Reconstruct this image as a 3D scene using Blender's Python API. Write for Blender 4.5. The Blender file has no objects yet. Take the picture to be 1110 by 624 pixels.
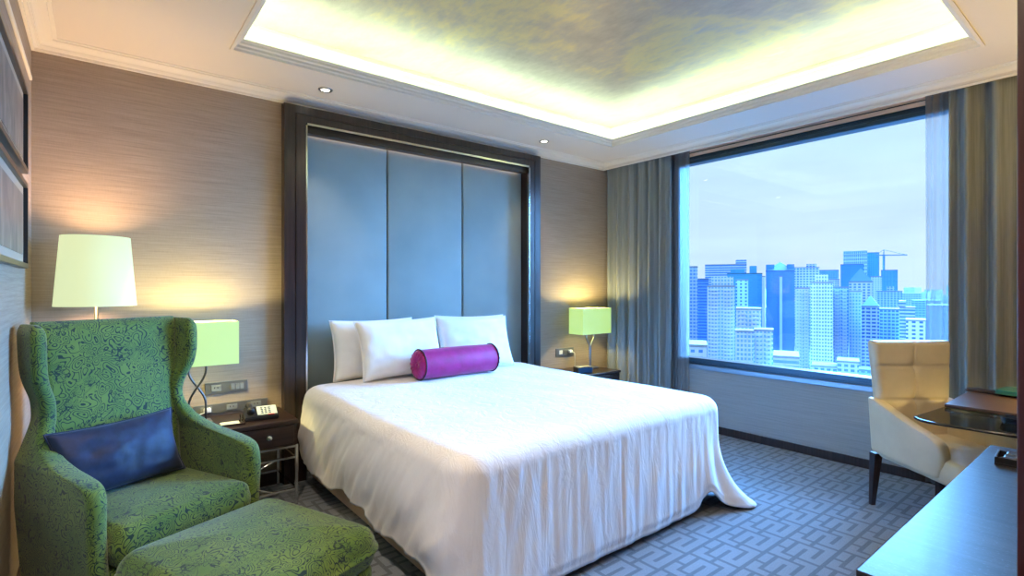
import bpy, bmesh, math, random
from mathutils import Vector, Matrix, noise
C = bpy.context.scene.collection
PI = math.pi
R = math.radians
random.seed(4)
CH = 1.33                                   # eye height
# room planes
XL, XR, YB, ZC = -0.27, 4.44, 3.766, 2.655
XP = 4.288                                  # pelmet face in front of the curtains
YN = -0.30
# ------------------------------------------------------------------ helpers
def link_mesh(name, bm, m=None, parent=None, smooth=False, loc=None, rot=None, mats=None):
    me = bpy.data.meshes.new(name)
    bmesh.ops.recalc_face_normals(bm, faces=bm.faces)
    bm.to_mesh(me); bm.free()
    if mats:
        for q in mats: me.materials.append(q)
    elif m: me.materials.append(m)
    if smooth:
        for p in me.polygons: p.use_smooth = True
    o = bpy.data.objects.new(name, me)
    C.objects.link(o)
    if parent: o.parent = parent
    if loc: o.location = loc
    if rot: o.rotation_euler = rot
    return o
obj = link_mesh
def autosmooth(o, ang=35):
    me = o.data
    for p in me.polygons: p.use_smooth = True
    bm = bmesh.new(); bm.from_mesh(me)
    for e in bm.edges:
        if len(e.link_faces) == 2 and e.calc_face_angle(0) > R(ang): e.smooth = False
        else: e.smooth = True
    bm.to_mesh(me); bm.free()
    return o
def tag(o, label=None, cat=None, group=None, kind=None):
    if label: o['label'] = label
    if cat: o['category'] = cat
    if group: o['group'] = group
    if kind: o['kind'] = kind
    return o
def thing(name, label, cat, loc=(0,0,0), rotz=0, group=None):
    o = bpy.data.objects.new(name, None); C.objects.link(o)
    o.empty_display_size = .1
    o.location = loc; o.rotation_euler = (0,0,rotz)
    return tag(o, label, cat, group)
def copy_tree(o, parent=None):
    c = o.copy(); C.objects.link(c)
    if parent: c.parent = parent
    for ch in [k for k in bpy.data.objects if k.parent == o]: copy_tree(ch, c)
    return c
def box(bm, x0, x1, y0, y1, z0, z1, bev=0, seg=2, mi=0):
    t = bmesh.new()
    vs = [t.verts.new((x,y,z)) for x in (x0,x1) for y in (y0,y1) for z in (z0,z1)]
    for f in ((0,1,3,2),(4,6,7,5),(0,4,5,1),(2,3,7,6),(0,2,6,4),(1,5,7,3)): t.faces.new([vs[i] for i in f])
    bmesh.ops.recalc_face_normals(t, faces=t.faces)
    if bev: bmesh.ops.bevel(t, geom=list(t.edges), offset=bev, segments=seg, affect='EDGES', profile=.5)
    merge(bm, t, mi)
    return bm
def merge(bm, t, mi=0, mat=None):
    mp = {}
    for v in t.verts: mp[v] = bm.verts.new(mat @ v.co if mat else v.co)
    for f in t.faces:
        try:
            g = bm.faces.new([mp[v] for v in f.verts]); g.material_index = mi; g.smooth = f.smooth
        except ValueError: pass
    t.free()
def bx(x0,x1,y0,y1,z0,z1,bev=0,seg=2):
    return box(bmesh.new(), x0,x1,y0,y1,z0,z1,bev,seg)
def tube(bm, pts, r, n=10, closed=False):
    pts = [Vector(p) for p in pts]; rs = r if isinstance(r,(list,tuple)) else [r]*len(pts)
    rings = []; up = None
    N = len(pts)
    for i,p in enumerate(pts):
        if closed: d = pts[(i+1)%N]-pts[i-1]
        else: d = pts[min(i+1,N-1)]-pts[max(i-1,0)]
        d.normalize()
        if up is None: up = Vector((0,0,1)) if abs(d.z) < .9 else Vector((1,0,0))
        a = d.cross(up); a.normalize(); b = a.cross(d); b.normalize(); up = b
        rings.append([bm.verts.new(p + rs[i]*(math.cos(2*PI*k/n)*a + math.sin(2*PI*k/n)*b)) for k in range(n)])
    M = N if closed else N-1
    for i in range(M):
        A, B = rings[i], rings[(i+1)%N]
        for k in range(n): bm.faces.new((A[k],A[(k+1)%n],B[(k+1)%n],B[k]))
    if not closed:
        bm.faces.new(rings[0]); bm.faces.new(rings[-1][::-1])
    return bm
def lathe(bm, prof, n=32, cx=0, cy=0):
    rings = []
    for (r,z) in prof:
        if r < 1e-5: rings.append([bm.verts.new((cx,cy,z))])
        else: rings.append([bm.verts.new((cx+r*math.cos(2*PI*k/n), cy+r*math.sin(2*PI*k/n), z)) for k in range(n)])
    for A,B in zip(rings, rings[1:]):
        for k in range(n):
            k2 = (k+1)%n
            if len(A)==1 and len(B)==1: continue
            if len(A)==1: bm.faces.new((A[0],B[k2],B[k]))
            elif len(B)==1: bm.faces.new((A[k],A[k2],B[0]))
            else: bm.faces.new((A[k],A[k2],B[k2],B[k]))
    return bm
def loft(bm, rings, cap=True, closed=True):
    V = [[bm.verts.new(p) for p in r] for r in rings]
    n = len(V[0])
    for A,B in zip(V, V[1:]):
        for k in range(n if closed else n-1):
            k2 = (k+1)%n; bm.faces.new((A[k],A[k2],B[k2],B[k]))
    if cap and closed:
        bm.faces.new(V[0][::-1]); bm.faces.new(V[-1])
    return bm
def rrect(hx, hy, r, cx=0, cy=0, n=6):
    r = min(r, hx*.999, hy*.999); out = []
    for (sx,sy,a0) in ((1,1,0),(-1,1,90),(-1,-1,180),(1,-1,270)):
        for k in range(n+1):
            a = R(a0+90*k/n)
            out.append((cx+sx*(hx-r)+r*math.cos(a), cy+sy*(hy-r)+r*math.sin(a)))
    return out
def prism(bm, poly, z0, z1):
    a = [bm.verts.new((x,y,z0)) for x,y in poly]; b = [bm.verts.new((x,y,z1)) for x,y in poly]
    n = len(poly)
    for k in range(n): bm.faces.new((a[k],a[(k+1)%n],b[(k+1)%n],b[k]))
    bm.faces.new(a[::-1]); bm.faces.new(b)
    return bm
def interp(tab, x):
    if x <= tab[0][0]: return tab[0][1]
    for (a,b),(c,d) in zip(tab, tab[1:]):
        if x <= c:
            t = (x-a)/(c-a) if c > a else 0
            t = t*t*(3-2*t)
            return b+(d-b)*t
    return tab[-1][1]
def softbox(hx, hy, z0, z1, r=.05, er=.04, crown=.02, bulge=.01, n=10, rough=0):
    """upholstered block: rounded plan, rounded top and bottom edges, crowned top"""
    rings = []
    H = z1-z0; base = rrect(1,1,.0001,0,0,1)
    def ring(ins, z, cr=0):
        out = []
        for (x,y) in rrect(hx-ins, hy-ins, max(r-ins,.01), 0, 0, n): out.append(Vector((x,y,z)))
        # densify the straights
        res = []
        for a,b in zip(out, out[1:]+out[:1]):
            res.append(a); L = (b-a).length
            if L > .05:
                for k in range(1,10): res.append(a.lerp(b,k/10))
        return res
    for k in range(6):
        a = R(90*k/5); rings.append(ring(er*(1-math.sin(a)), z0+er*(1-math.cos(a))))
    for k in range(1,6):
        t = k/6; rings.append(ring(-bulge*math.sin(PI*t), z0+er+(H-2*er)*t))
    for k in range(7):
        a = R(90*k/6); rings.append(ring(er*(1-math.cos(a)), z1-er+er*math.sin(a)))
    last = rings[-1]
    for k in range(1,14):
        s = 1-k/14
        rings.append([Vector((p.x*s, p.y*s, z1+crown*(1-s**2.2))) for p in last])
    n_ = len(rings[0])
    bm = bmesh.new(); loft(bm, rings, cap=True)
    return bm
def pillow_bm(w, h, t, seed=0, pinch=.07, n=30, wr=.008):
    """w along X, h along Z, thickness along Y, centred"""
    bm = bmesh.new(); G = {}
    for side in (1,-1):
        for i in range(n+1):
            for j in range(n+1):
                u, v = -1+2*i/n, -1+2*j/n
                edge = i in (0,n) or j in (0,n)
                if edge and side == -1: G[(side,i,j)] = G[(1,i,j)]; continue
                fx = 1-pinch*(1-abs(v)**2)*abs(u)**3*1.0
                fz = 1-pinch*(1-abs(u)**2)*abs(v)**3*1.0
                x, z = w/2*u*fx, h/2*v*fz
                th = ((1-u**2)**.42)*((1-v**2)**.42)
                nz = noise.noise(Vector((u*2.2+seed, v*2.2, side*3+seed)))*.5+noise.noise(Vector((u*6+seed, v*4, side*7)))*.22
                y = side*(t/2*th) + (wr*nz*th*3 if not edge else 0)
                G[(side,i,j)] = bm.verts.new((x,y,z))
    for side in (1,-1):
        for i in range(n):
            for j in range(n):
                q = [G[(side,i,j)],G[(side,i+1,j)],G[(side,i+1,j+1)],G[(side,i,j+1)]]
                bm.faces.new(q if side == -1 else q[::-1])
    return bm
def pillow_edge(w, h, pinch, r, n=30):
    pts = []
    def P(u,v):
        fx = 1-pinch*(1-abs(v)**2)*abs(u)**3; fz = 1-pinch*(1-abs(u)**2)*abs(v)**3
        return (w/2*u*fx, 0, h/2*v*fz)
    for k in range(n): pts.append(P(-1+2*k/n,-1))
    for k in range(n): pts.append(P(1,-1+2*k/n))
    for k in range(n): pts.append(P(1-2*k/n,1))
    for k in range(n): pts.append(P(-1,1-2*k/n))
    return tube(bmesh.new(), pts, r, 6, closed=True)
# ------------------------------------------------------------------ materials
class NT:
    def __init__(s, name):
        s.m = bpy.data.materials.new(name); s.m.use_nodes = True
        s.t = s.m.node_tree; s.t.nodes.clear()
        s.out = s.n('ShaderNodeOutputMaterial')
    def n(s, typ, **kw):
        q = s.t.nodes.new(typ)
        for k,v in kw.items(): setattr(q, k, v)
        return q
    def l(s, a, b): s.t.links.new(a, b)
    def val(s, sock, v):
        if hasattr(v, 'is_output') or isinstance(v, bpy.types.NodeSocket): s.l(v, sock)
        else: sock.default_value = v
    def math(s, op, a, b=None, c=None, clamp=False):
        q = s.n('ShaderNodeMath', operation=op); q.use_clamp = clamp
        s.val(q.inputs[0], a)
        if b is not None: s.val(q.inputs[1], b)
        if c is not None: s.val(q.inputs[2], c)
        return q.outputs[0]
    def mix(s, f, a, b):
        q = s.n('ShaderNodeMix', data_type='RGBA')
        s.val(q.inputs[0], f); s.val(q.inputs[6], col(a)); s.val(q.inputs[7], col(b))
        return q.outputs[2]
    def ramp(s, f, stops):
        q = s.n('ShaderNodeValToRGB'); s.l(f, q.inputs[0])
        e = q.color_ramp.elements
        e[0].position, e[0].color = stops[0][0], col(stops[0][1])
        e[1].position, e[1].color = stops[1][0], col(stops[1][1])
        for p,c in stops[2:]:
            k = e.new(p); k.color = col(c)
        return q.outputs[0]
    def coord(s, scale=(1,1,1), kind='Object', rot=(0,0,0)):
        c = s.n('ShaderNodeTexCoord'); mp = s.n('ShaderNodeMapping')
        s.l(c.outputs[kind], mp.inputs[0]); mp.inputs['Scale'].default_value = scale; mp.inputs['Rotation'].default_value = rot
        return mp.outputs[0]
    def noise(s, vec, scale, detail=3, rough=.5, dist=0):
        q = s.n('ShaderNodeTexNoise'); s.l(vec, q.inputs['Vector'])
        q.inputs['Scale'].default_value = scale; q.inputs['Detail'].default_value = detail
        q.inputs['Roughness'].default_value = rough; q.inputs['Distortion'].default_value = dist
        return q.outputs['Fac']
    def bump(s, h, strength=.3, dist=.01):
        q = s.n('ShaderNodeBump'); s.l(h, q.inputs['Height']); q.inputs['Strength'].default_value = strength
        q.inputs['Distance'].default_value = dist
        return q.outputs[0]
    def pbsdf(s, color, rough=.5, metal=0, normal=None, spec=.5, coat=0, sheen=0, emit=None, est=0, trans=0, alpha=None):
        p = s.n('ShaderNodeBsdfPrincipled')
        s.val(p.inputs['Base Color'], col(color)); s.val(p.inputs['Roughness'], rough); p.inputs['Metallic'].default_value = metal
        p.inputs['Specular IOR Level'].default_value = spec; p.inputs['Coat Weight'].default_value = coat
        p.inputs['Sheen Weight'].default_value = sheen; p.inputs['Transmission Weight'].default_value = trans
        if normal: s.l(normal, p.inputs['Normal'])
        if emit is not None: s.val(p.inputs['Emission Color'], col(emit)); p.inputs['Emission Strength'].default_value = est
        s.l(p.outputs[0], s.out.inputs[0])
        return p
def col(c):
    if isinstance(c, bpy.types.NodeSocket): return c
    return (c[0], c[1], c[2], 1) if len(c) == 3 else c
def simple(name, c, rough=.5, metal=0, spec=.5, coat=0, sheen=0):
    t = NT(name); t.pbsdf(c, rough, metal, spec=spec, coat=coat, sheen=sheen); return t.m
def m_wallpaper(name, axis, ca, cb):
    t = NT(name)
    sc = (1.2,1.2,55) 
    v = t.coord(sc); n1 = t.noise(v, 2.2, 4, .65)
    v2 = t.coord((4,4,220)); n2 = t.noise(v2, 2.0, 2, .5)
    v3 = t.coord((260,260,30)); n3 = t.noise(v3, 1.0, 1, .5)
    f = t.math('ADD', t.math('MULTIPLY', n1, .6), t.math('MULTIPLY', n2, .3))
    f = t.math('ADD', f, t.math('MULTIPLY', n3, .12))
    c = t.ramp(f, [(.36, ca), (.64, cb)])
    t.pbsdf(c, .62, normal=t.bump(f, .12, .004), spec=.3)
    return t.m
def m_wood(name, ca, cb, rough=.3, axis=2, coat=.2, flecks=None, spec=.5):
    t = NT(name)
    sc = [60,60,60]; sc[axis] = 2.5
    v = t.coord(tuple(sc)); n = t.noise(v, 1.0, 4, .6)
    c = t.ramp(n, [(.35, ca), (.7, cb)])
    if flecks:
        sc2 = [500,500,500]; sc2[axis] = 90
        n2 = t.noise(t.coord(tuple(sc2)), 1.0, 1, .5)
        c = t.mix(t.math('GREATER_THAN', n2, .68), c, flecks)
    t.pbsdf(c, rough, coat=coat, spec=spec, normal=t.bump(n, .08, .002))
    return t.m
def m_damask(name, ca, cb, line, sc=1.0):
    """curling leaf-like outlines woven on a plain ground"""
    t = NT(name)
    v = t.coord((1,1,1))
    n0 = t.n('ShaderNodeTexNoise'); t.l(v, n0.inputs['Vector']); n0.inputs['Scale'].default_value = 9*sc; n0.inputs['Detail'].default_value = 1
    vm = t.n('ShaderNodeVectorMath', operation='MULTIPLY_ADD')
    t.l(n0.outputs['Color'], vm.inputs[0]); vm.inputs[1].default_value = (.12/sc,)*3; t.l(v, vm.inputs[2])
    w = t.noise(vm.outputs[0], 13*sc, 1.2, .5, 1.1)
    fr = t.math('FRACT', t.math('MULTIPLY', w, 12.0))
    d = t.math('ABSOLUTE', t.math('SUBTRACT', fr, .5))
    l1 = t.math('LESS_THAN', d, .12)
    vo = t.n('ShaderNodeTexVoronoi', feature='DISTANCE_TO_EDGE'); t.l(vm.outputs[0], vo.inputs['Vector']); vo.inputs['Scale'].default_value = 34*sc
    l2 = t.math('LESS_THAN', vo.outputs['Distance'], .055)
    sel = t.math('GREATER_THAN', t.noise(v, 11*sc, 1, .5), .52)
    l2 = t.math('MULTIPLY', l2, sel)
    vf = t.n('ShaderNodeTexVoronoi', feature='F1'); t.l(vm.outputs[0], vf.inputs['Vector']); vf.inputs['Scale'].default_value = 17*sc
    l3 = t.math('LESS_THAN', t.math('ABSOLUTE', t.math('SUBTRACT', t.math('FRACT', t.math('MULTIPLY', vf.outputs['Distance'], 5.0)), .5)), .15)
    s3 = t.math('GREATER_THAN', t.noise(v, 8*sc, 1, .5), .47)
    l3 = t.math('MULTIPLY', l3, s3)
    l1 = t.math('MULTIPLY', l1, t.math('SUBTRACT', 1.0, s3))
    l2 = t.math('MULTIPLY', l2, t.math('SUBTRACT', 1.0, s3))
    ln = t.math('MAXIMUM', t.math('MAXIMUM', l1, l2), l3)
    g = t.noise(v, 5, 3, .6)
    base = t.ramp(g, [(.35, ca), (.65, cb)])
    c = t.mix(t.math('MULTIPLY', ln, .96), base, line)
    fine = t.noise(t.coord((900,900,900)), 1, 1, .5)
    h = t.math('SUBTRACT', t.math('MULTIPLY', fine, .25), t.math('MULTIPLY', ln, .6))
    t.pbsdf(c, .7, spec=.25, sheen=.25, normal=t.bump(h, .35, .002))
    return t.m
def m_fabric(name, ca, cb, rough=.75, sheen=.2, nscale=6, weave=700, bs=.2, spec=.3):
    t = NT(name); v = t.coord((1,1,1))
    n = t.noise(v, nscale, 4, .6); f = t.noise(v, weave, 1, .5)
    c = t.ramp(n, [(.35, ca), (.65, cb)])
    h = t.math('ADD', t.math('MULTIPLY', n, .3), t.math('MULTIPLY', f, .5))
    t.pbsdf(c, rough, spec=spec, sheen=sheen, normal=t.bump(h, bs, .003))
    return t.m
M = {}
M['wallpaper'] = m_wallpaper('wallpaper', 0, (.27,.20,.15), (.39,.305,.235))
M['wallwin'] = m_wallpaper('wallpaper_window', 1, (.27,.26,.25), (.34,.33,.32))
M['ceiling'] = simple('ceiling_paint', (.66,.58,.51), .6, spec=.3)
M['crown'] = simple('crown_paint', (.72,.65,.57), .45, spec=.4)
M['darkwood'] = m_wood('dark_wood', (.014,.007,.006), (.042,.021,.018), .32, 2, .1)
M['darkwood_x'] = m_wood('dark_wood_x', (.014,.007,.006), (.042,.021,.018), .32, 0, .1)
M['redwood'] = m_wood('red_brown_wood', (.045,.008,.010), (.085,.018,.02), .3, 2, .3)
M['topwood'] = m_wood('counter_wood', (.012,.012,.015), (.035,.034,.04), .42, 1, .03, flecks=(.07,.09,.11), spec=.25)
M['desktop'] = m_wood('desk_wood', (.05,.028,.025), (.10,.055,.045), .3, 1, .3)
M['steel'] = simple('polished_steel', (.62,.62,.62), .16, 1)
M['brushed'] = simple('brushed_steel', (.35,.35,.36), .35, 1)
M['plate'] = simple('plate_metal', (.20,.20,.20), .35, .6)
M['bronze'] = simple('dark_bronze', (.10,.10,.10), .3, 1)
M['green'] = m_damask('green_damask', (.075,.15,.026), (.13,.20,.036), (.005,.022,.020), 1.3)
M['sheet'] = m_fabric('white_cotton', (.81,.785,.80), (.86,.835,.85), .7, .1, 3, 500, .06)
t = NT('duvet_cotton'); w1 = t.noise(t.coord((7,7,2.2)), 1.6, 4, .6, .8); w2 = t.noise(t.coord((1,1,1)), 3, 3, .5)
hh = t.math('ADD', t.math('MULTIPLY', w1, .7), t.math('MULTIPLY', w2, .3))
t.pbsdf(t.ramp(w2, [(.35,(.81,.785,.80)),(.65,(.86,.835,.85))]), .7, spec=.3, sheen=.1, normal=t.bump(hh, .45, .02)); M['duvet'] = t.m
M['pillow'] = m_fabric('pillow_cotton', (.80,.79,.77), (.86,.85,.84), .7, .1, 5, 600, .08)
M['basefab'] = m_fabric('bed_base_fabric', (.50,.36,.26), (.58,.43,.32), .8, .1)
M['navy'] = m_fabric('navy_velvet', (.005,.010,.03), (.009,.022,.07), .55, .12, 14, 500, .25)
M['magenta'] = m_fabric('magenta_velvet', (.25,.004,.11), (.36,.008,.17), .5, .12, 10, 500, .2)
M['maroon'] = simple('maroon_piping', (.05,.01,.03), .6)
M['cream'] = m_fabric('cream_leather', (.60,.50,.34), (.66,.56,.39), .42, .0, 5, 160, .05, .4)
M['black'] = simple('black_plastic', (.015,.015,.017), .3)
M['handle_lip'] = simple('black_gloss', (.01,.01,.012), .15)
M['white'] = simple('white_plastic', (.8,.8,.78), .4)
M['paper'] = simple('paper', (.55,.60,.48), .7)
M['key'] = simple('grey_key', (.22,.23,.23), .5)
M['led'] = simple('red_key', (.6,.03,.05), .4)
M['teal'] = simple('teal_cover', (.02,.16,.14), .2, coat=.4)
M['winframe'] = simple('window_metal', (.035,.06,.085), .3, .7)
M['sillmat'] = simple('sill_metal', (.25,.33,.42), .35, .5)
M['track'] = simple('track_black', (.01,.01,.01), .5)
M['bluepanel'] = None
# upholstered headboard panels
t = NT('headboard_fabric'); v = t.coord((1,1,1)); n = t.noise(v, 2.5, 3, .5); f = t.noise(v, 420, 1, .5)
t.pbsdf(t.ramp(n, [(.3,(.215,.28,.285)),(.7,(.26,.325,.33))]), .55, spec=.35, sheen=.2, normal=t.bump(f, .12, .002)); M['bluepanel'] = t.m
# gold leaf ceiling
t = NT('gold_leaf'); v = t.coord((1,1,1))
n1 = t.noise(v, 1.1, 4, .6, .6); n2 = t.noise(t.coord((3,1.2,1)), 5, 4, .7)
f = t.math('ADD', t.math('MULTIPLY', n1, .7), t.math('MULTIPLY', n2, .3))
c = t.ramp(f, [(.34,(.40,.30,.22)),(.5,(.56,.44,.31)),(.6,(.76,.58,.26)),(.72,(.52,.44,.38))])
t.pbsdf(c, .42, .25, spec=.5, normal=t.bump(n2, .1, .01)); M['leaf'] = t.m
# carpet
def m_carpet(name, ca, cb):
    t = NT(name); v = t.coord((1,1,1)); f = t.noise(v, 260, 2, .7); g = t.noise(v, 2, 2, .5)
    k = t.math('ADD', t.math('MULTIPLY', f, .8), t.math('MULTIPLY', g, .2))
    t.pbsdf(t.ramp(k, [(.38,ca),(.62,cb)]), .95, spec=.1, sheen=.2, normal=t.bump(f, .5, .006)); return t.m
M['carpet_light'] = m_carpet('carpet_light', (.15,.175,.205), (.25,.285,.33))
M['carpet_dark'] = m_carpet('carpet_dark', (.085,.10,.12), (.135,.155,.185))
# glass
def m_glass(name, tint, refl=.06, rough=0.0):
    t = NT(name); tr = t.n('ShaderNodeBsdfTransparent'); tr.inputs[0].default_value = col(tint)
    g = t.n('ShaderNodeBsdfGlossy'); g.inputs['Roughness'].default_value = rough
    fr = t.n('ShaderNodeFresnel'); fr.inputs[0].default_value = 1.45
    f = t.math('ADD', t.math('MULTIPLY', fr.outputs[0], .9), refl-.04, clamp=True)
    mx = t.n('ShaderNodeMixShader'); t.l(f, mx.inputs[0]); t.l(tr.outputs[0], mx.inputs[1]); t.l(g.outputs[0], mx.inputs[2])
    t.l(mx.outputs[0], t.out.inputs[0]); return t.m
M['glass'] = m_glass('window_glass', (.97,.985,1), .04)
M['deskglass'] = m_glass('desk_glass', (.75,.86,.82), .10)
M['blueglass'] = m_glass('blue_glass', (.10,.32,.65), .15, .05)
# sheer
t = NT('sheer_voile'); tr = t.n('ShaderNodeBsdfTransparent'); tl = t.n('ShaderNodeBsdfTranslucent'); df = t.n('ShaderNodeBsdfDiffuse')
tl.inputs[0].default_value = (.10,.10,.105,1); df.inputs[0].default_value = (.55,.53,.53,1)
a = t.n('ShaderNodeMixShader'); a.inputs[0].default_value = .4; t.l(tl.outputs[0], a.inputs[1]); t.l(df.outputs[0], a.inputs[2])
b = t.n('ShaderNodeMixShader'); b.inputs[0].default_value = .58; t.l(tr.outputs[0], b.inputs[1]); t.l(a.outputs[0], b.inputs[2])
t.l(b.outputs[0], t.out.inputs[0]); M['sheer'] = t.m
# drape satin
t = NT('drape_satin'); v = t.coord((90,90,1.5)); n = t.noise(v, 1, 3, .6); v2 = t.coord((400,400,4)); n2 = t.noise(v2, 1, 2, .5)
c = t.ramp(t.math('ADD', t.math('MULTIPLY', n, .5), t.math('MULTIPLY', n2, .5)), [(.30,(.13,.135,.13)),(.7,(.25,.255,.24))])
t.pbsdf(c, .36, spec=.8, sheen=.1, normal=t.bump(n2, .1, .002)); M['drape'] = t.m
# shades
def m_shade(name, e, st):
    t = NT(name); f = t.noise(t.coord((1,1,1)), 500, 1, .5)
    t.pbsdf((.30,.31,.20), .8, emit=e, est=st, normal=t.bump(f, .1, .001)); return t.m
M['shade_floor'] = m_shade('floor_lamp_shade', (.80,.92,.52), .80)
M['shade_box'] = m_shade('table_lamp_shade', (.55,.88,.18), .78)
def m_emit(name, c, s):
    t = NT(name); e = t.n('ShaderNodeEmission'); e.inputs[0].default_value = col(c); e.inputs[1].default_value = s
    t.l(e.outputs[0], t.out.inputs[0]); return t.m
M['strip'] = m_emit('cove_strip_light', (.66,1.0,.74), 54)
M['strip2'] = m_emit('headboard_strip_light', (1,.62,.40), 3.5)
M['bulb'] = m_emit('downlight_bulb', (1,.95,.8), 12)
# art
def m_art(name, s):
    t = NT(name); n = t.noise(t.coord((1,3,1.4)), s, 5, .6, 1.4)
    t.pbsdf(t.ramp(n, [(.3,(.10,.08,.07)),(.55,(.22,.18,.15)),(.75,(.36,.30,.25))]), .45, coat=.05); return t.m
M['art1'] = m_art('picture_print_swirl', 2.2); M['art2'] = m_art('picture_print_pale', 1.5)
# ------------------------------------------------------------------ room shell
def struct(name, bm, m, smooth=False, parent=None, mats=None):
    o = obj(name, bm, m, parent, smooth, mats=mats)
    if not parent: o['kind'] = 'structure'
    return o
YF = -1.35; XC = 1.43
# floor: a meander pattern woven into the carpet (two yarns)
def meander():
    n = 4; g = [[0]*12 for _ in range(12)]
    def hl(r, c0, c1):      # line along x at corridor boundary r, from corridor c0 to c1
        for x in range(c0*3, c1*3+1): g[(r*3)%12][x%12] = 1
    def vl(c, r0, r1):
        for y in range(r0*3, r1*3+1): g[y%12][(c*3)%12] = 1
    hl(0,0,4)
    hl(3,0,3); 
    vl(0,0,2); vl(3,1,3)
    hl(1,1,3); hl(2,0,2)
    vl(1,3,4); vl(3,3,4)
    hl(2,3,4)
    vl(0,2,3)
    return g
G = meander()
bm = bmesh.new()
cell = .235/12
# merge runs along x for fewer faces
y = YF; j = 0
while y < YB+.05:
    x = XL-.02; i = 0; y1 = y+cell
    sh = (j//12)*4
    run = None; x0 = x
    while x < XR+.02:
        c = G[j%12][(i+sh)%12]
        if run is None: run = c; x0 = x
        elif c != run:
            f = bm.faces.new([bm.verts.new(p) for p in ((x0,y,0),(x,y,0),(x,y1,0),(x0,y1,0))]); f.material_index = run
            run = c; x0 = x
        x += cell; i += 1
    f = bm.faces.new([bm.verts.new(p) for p in ((x0,y,0),(x,y,0),(x,y1,0),(x0,y1,0))]); f.material_index = run
    y = y1; j += 1
bmesh.ops.remove_doubles(bm, verts=bm.verts, dist=1e-5)
box(bm, XL-.05, XR+.25, YF-.05, YB+.2, -.12, -.002)
floor = struct('floor', bm, None, mats=[M['carpet_light'], M['carpet_dark']])
# headboard wall (back), with the recess behind the headboard
bm = bmesh.new()
box(bm, XL-.2, XR+.2, 3.865, 4.05, 0, 3.05)
box(bm, XL-.2, 1.0, YB, 3.87, 0, 2.72)
box(bm, 3.30, XR+.2, YB, 3.87, 0, 2.72)
box(bm, .99, 3.31, YB, 3.87, 2.57, 2.72)
struct('wall_back', bm, M['wallpaper'])
struct('wall_left', bx(XL-.2, XL, YF-.1, 3.87, 0, 3.05), M['wallpaper'])
# window wall, opening Y .50..2.95, Z .64..2.58
bm = bmesh.new()
WY0, WY1, WZ0, WZ1 = .50, 2.95, .640, 2.575
box(bm, XR, XR+.2, YF-.1, WY0, 0, 3.05); box(bm, XR, XR+.2, WY1, 3.87, 0, 3.05)
box(bm, XR, XR+.2, WY0, WY1, 0, WZ0); box(bm, XR, XR+.2, WY0, WY1, WZ1, 3.05)
struct('wall_right', bm, M['wallwin'])
bm = bmesh.new()
box(bm, XC, XR+.1, YN-.15, YN, 0, 3.05)
box(bm, XC, XC+.12, YF, YN, 0, 3.05)
box(bm, XL-.1, XC+.1, YF-.15, YF, 0, 3.05)
struct('wall_front', bm, M['wallpaper'])
# ceiling: slab with tray opening, cove ledge, raised panel
TX0, TX1, TY0, TY1 = .589, 3.769, .607, 3.21
def ringbox(bm, ox0, ox1, oy0, oy1, ix0, ix1, iy0, iy1, z0, z1):
    box(bm, ox0, ix0, oy0, oy1, z0, z1); box(bm, ix1, ox1, oy0, oy1, z0, z1)
    box(bm, ix0, ix1, oy0, iy0, z0, z1); box(bm, ix0, ix1, iy1, oy1, z0, z1)
bm = bmesh.new()
ringbox(bm, XL-.05, XP, YF-.05, 3.80, TX0, TX1, TY0, TY1, ZC, ZC+.022)
box(bm, XP-.002, XR+.05, YF, 3.80, 2.78, 2.83)                     # top of the curtain pocket
box(bm, XP-.03, XP, YF, 3.78, 2.61, 2.80)                          # back of the pelmet
E = .14
ringbox(bm, TX0-E-.06, TX1+E+.06, TY0-E-.06, TY1+E+.06, TX0-E, TX1+E, TY0-E, TY1+E, ZC+.02, 2.90)   # cove side walls
ringbox(bm, XL-.2, XR+.2, YF-.2, 4.05, TX0-E, TX1+E, TY0-E, TY1+E, 2.86, 3.1)
struct('ceiling', bm, M['ceiling'])
struct('ceiling_leaf_panel', bx(TX0-E-.02, TX1+E+.02, TY0-E-.02, TY1+E+.02, 2.88, 3.0), M['leaf']).name = 'trim_1'
def mould(prof, x0, x1, y0, y1):
    """mitred moulding; profile (inset, z) runs round the inside of a rectangle"""
    bm = bmesh.new(); rings = []
    for (cx,cy,sx,sy) in ((x0,y0,1,1),(x1,y0,-1,1),(x1,y1,-1,-1),(x0,y1,1,-1)):
        rings.append([bm.verts.new((cx+sx*d, cy+sy*d, z)) for d,z in prof])
    n = len(prof)
    for i in range(4):
        A,B = rings[i], rings[(i+1)%4]
        for k in range(n): bm.faces.new((A[k],A[(k+1)%n],B[(k+1)%n],B[k]))
    return bm
cp = [(0,2.598),(.012,2.598),(.014,2.612),(.024,2.614),(.030,2.622)]
for k in range(7):
    a = R(90*k/6); cp.append((.034+.050*(1-math.cos(a)), 2.622+.020*math.sin(a)))
cp += [(.090,2.643),(.092,2.649),(.108,2.650),(.110,ZC+.004),(0,ZC+.004)]
struct('crown', mould(cp, XL, XP, YN, YB), M['crown']).name = 'trim_2'
# tray edge moulding (steps up and inwards)
tp = [(-.012,ZC+.004),(-.012,ZC-.008),(.004,ZC-.008),(.008,ZC+.004),(.016,ZC+.010),(.020,ZC+.022),(.032,ZC+.028),(.036,ZC+.040),(.045,ZC+.045),(.045,ZC+.052),(-.01,ZC+.052),(-.012,ZC+.02)]
struct('tray_edge', mould(tp, TX0, TX1, TY0, TY1), M['ceiling']).name = 'trim_3'
up = [(0,2.845),(.014,2.845),(.018,2.855),(.018,2.885),(0,2.885)]
struct('tray_bead', mould(up, TX0-E, TX1+E, TY0-E, TY1+E), M['crown']).name = 'trim_4'
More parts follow.
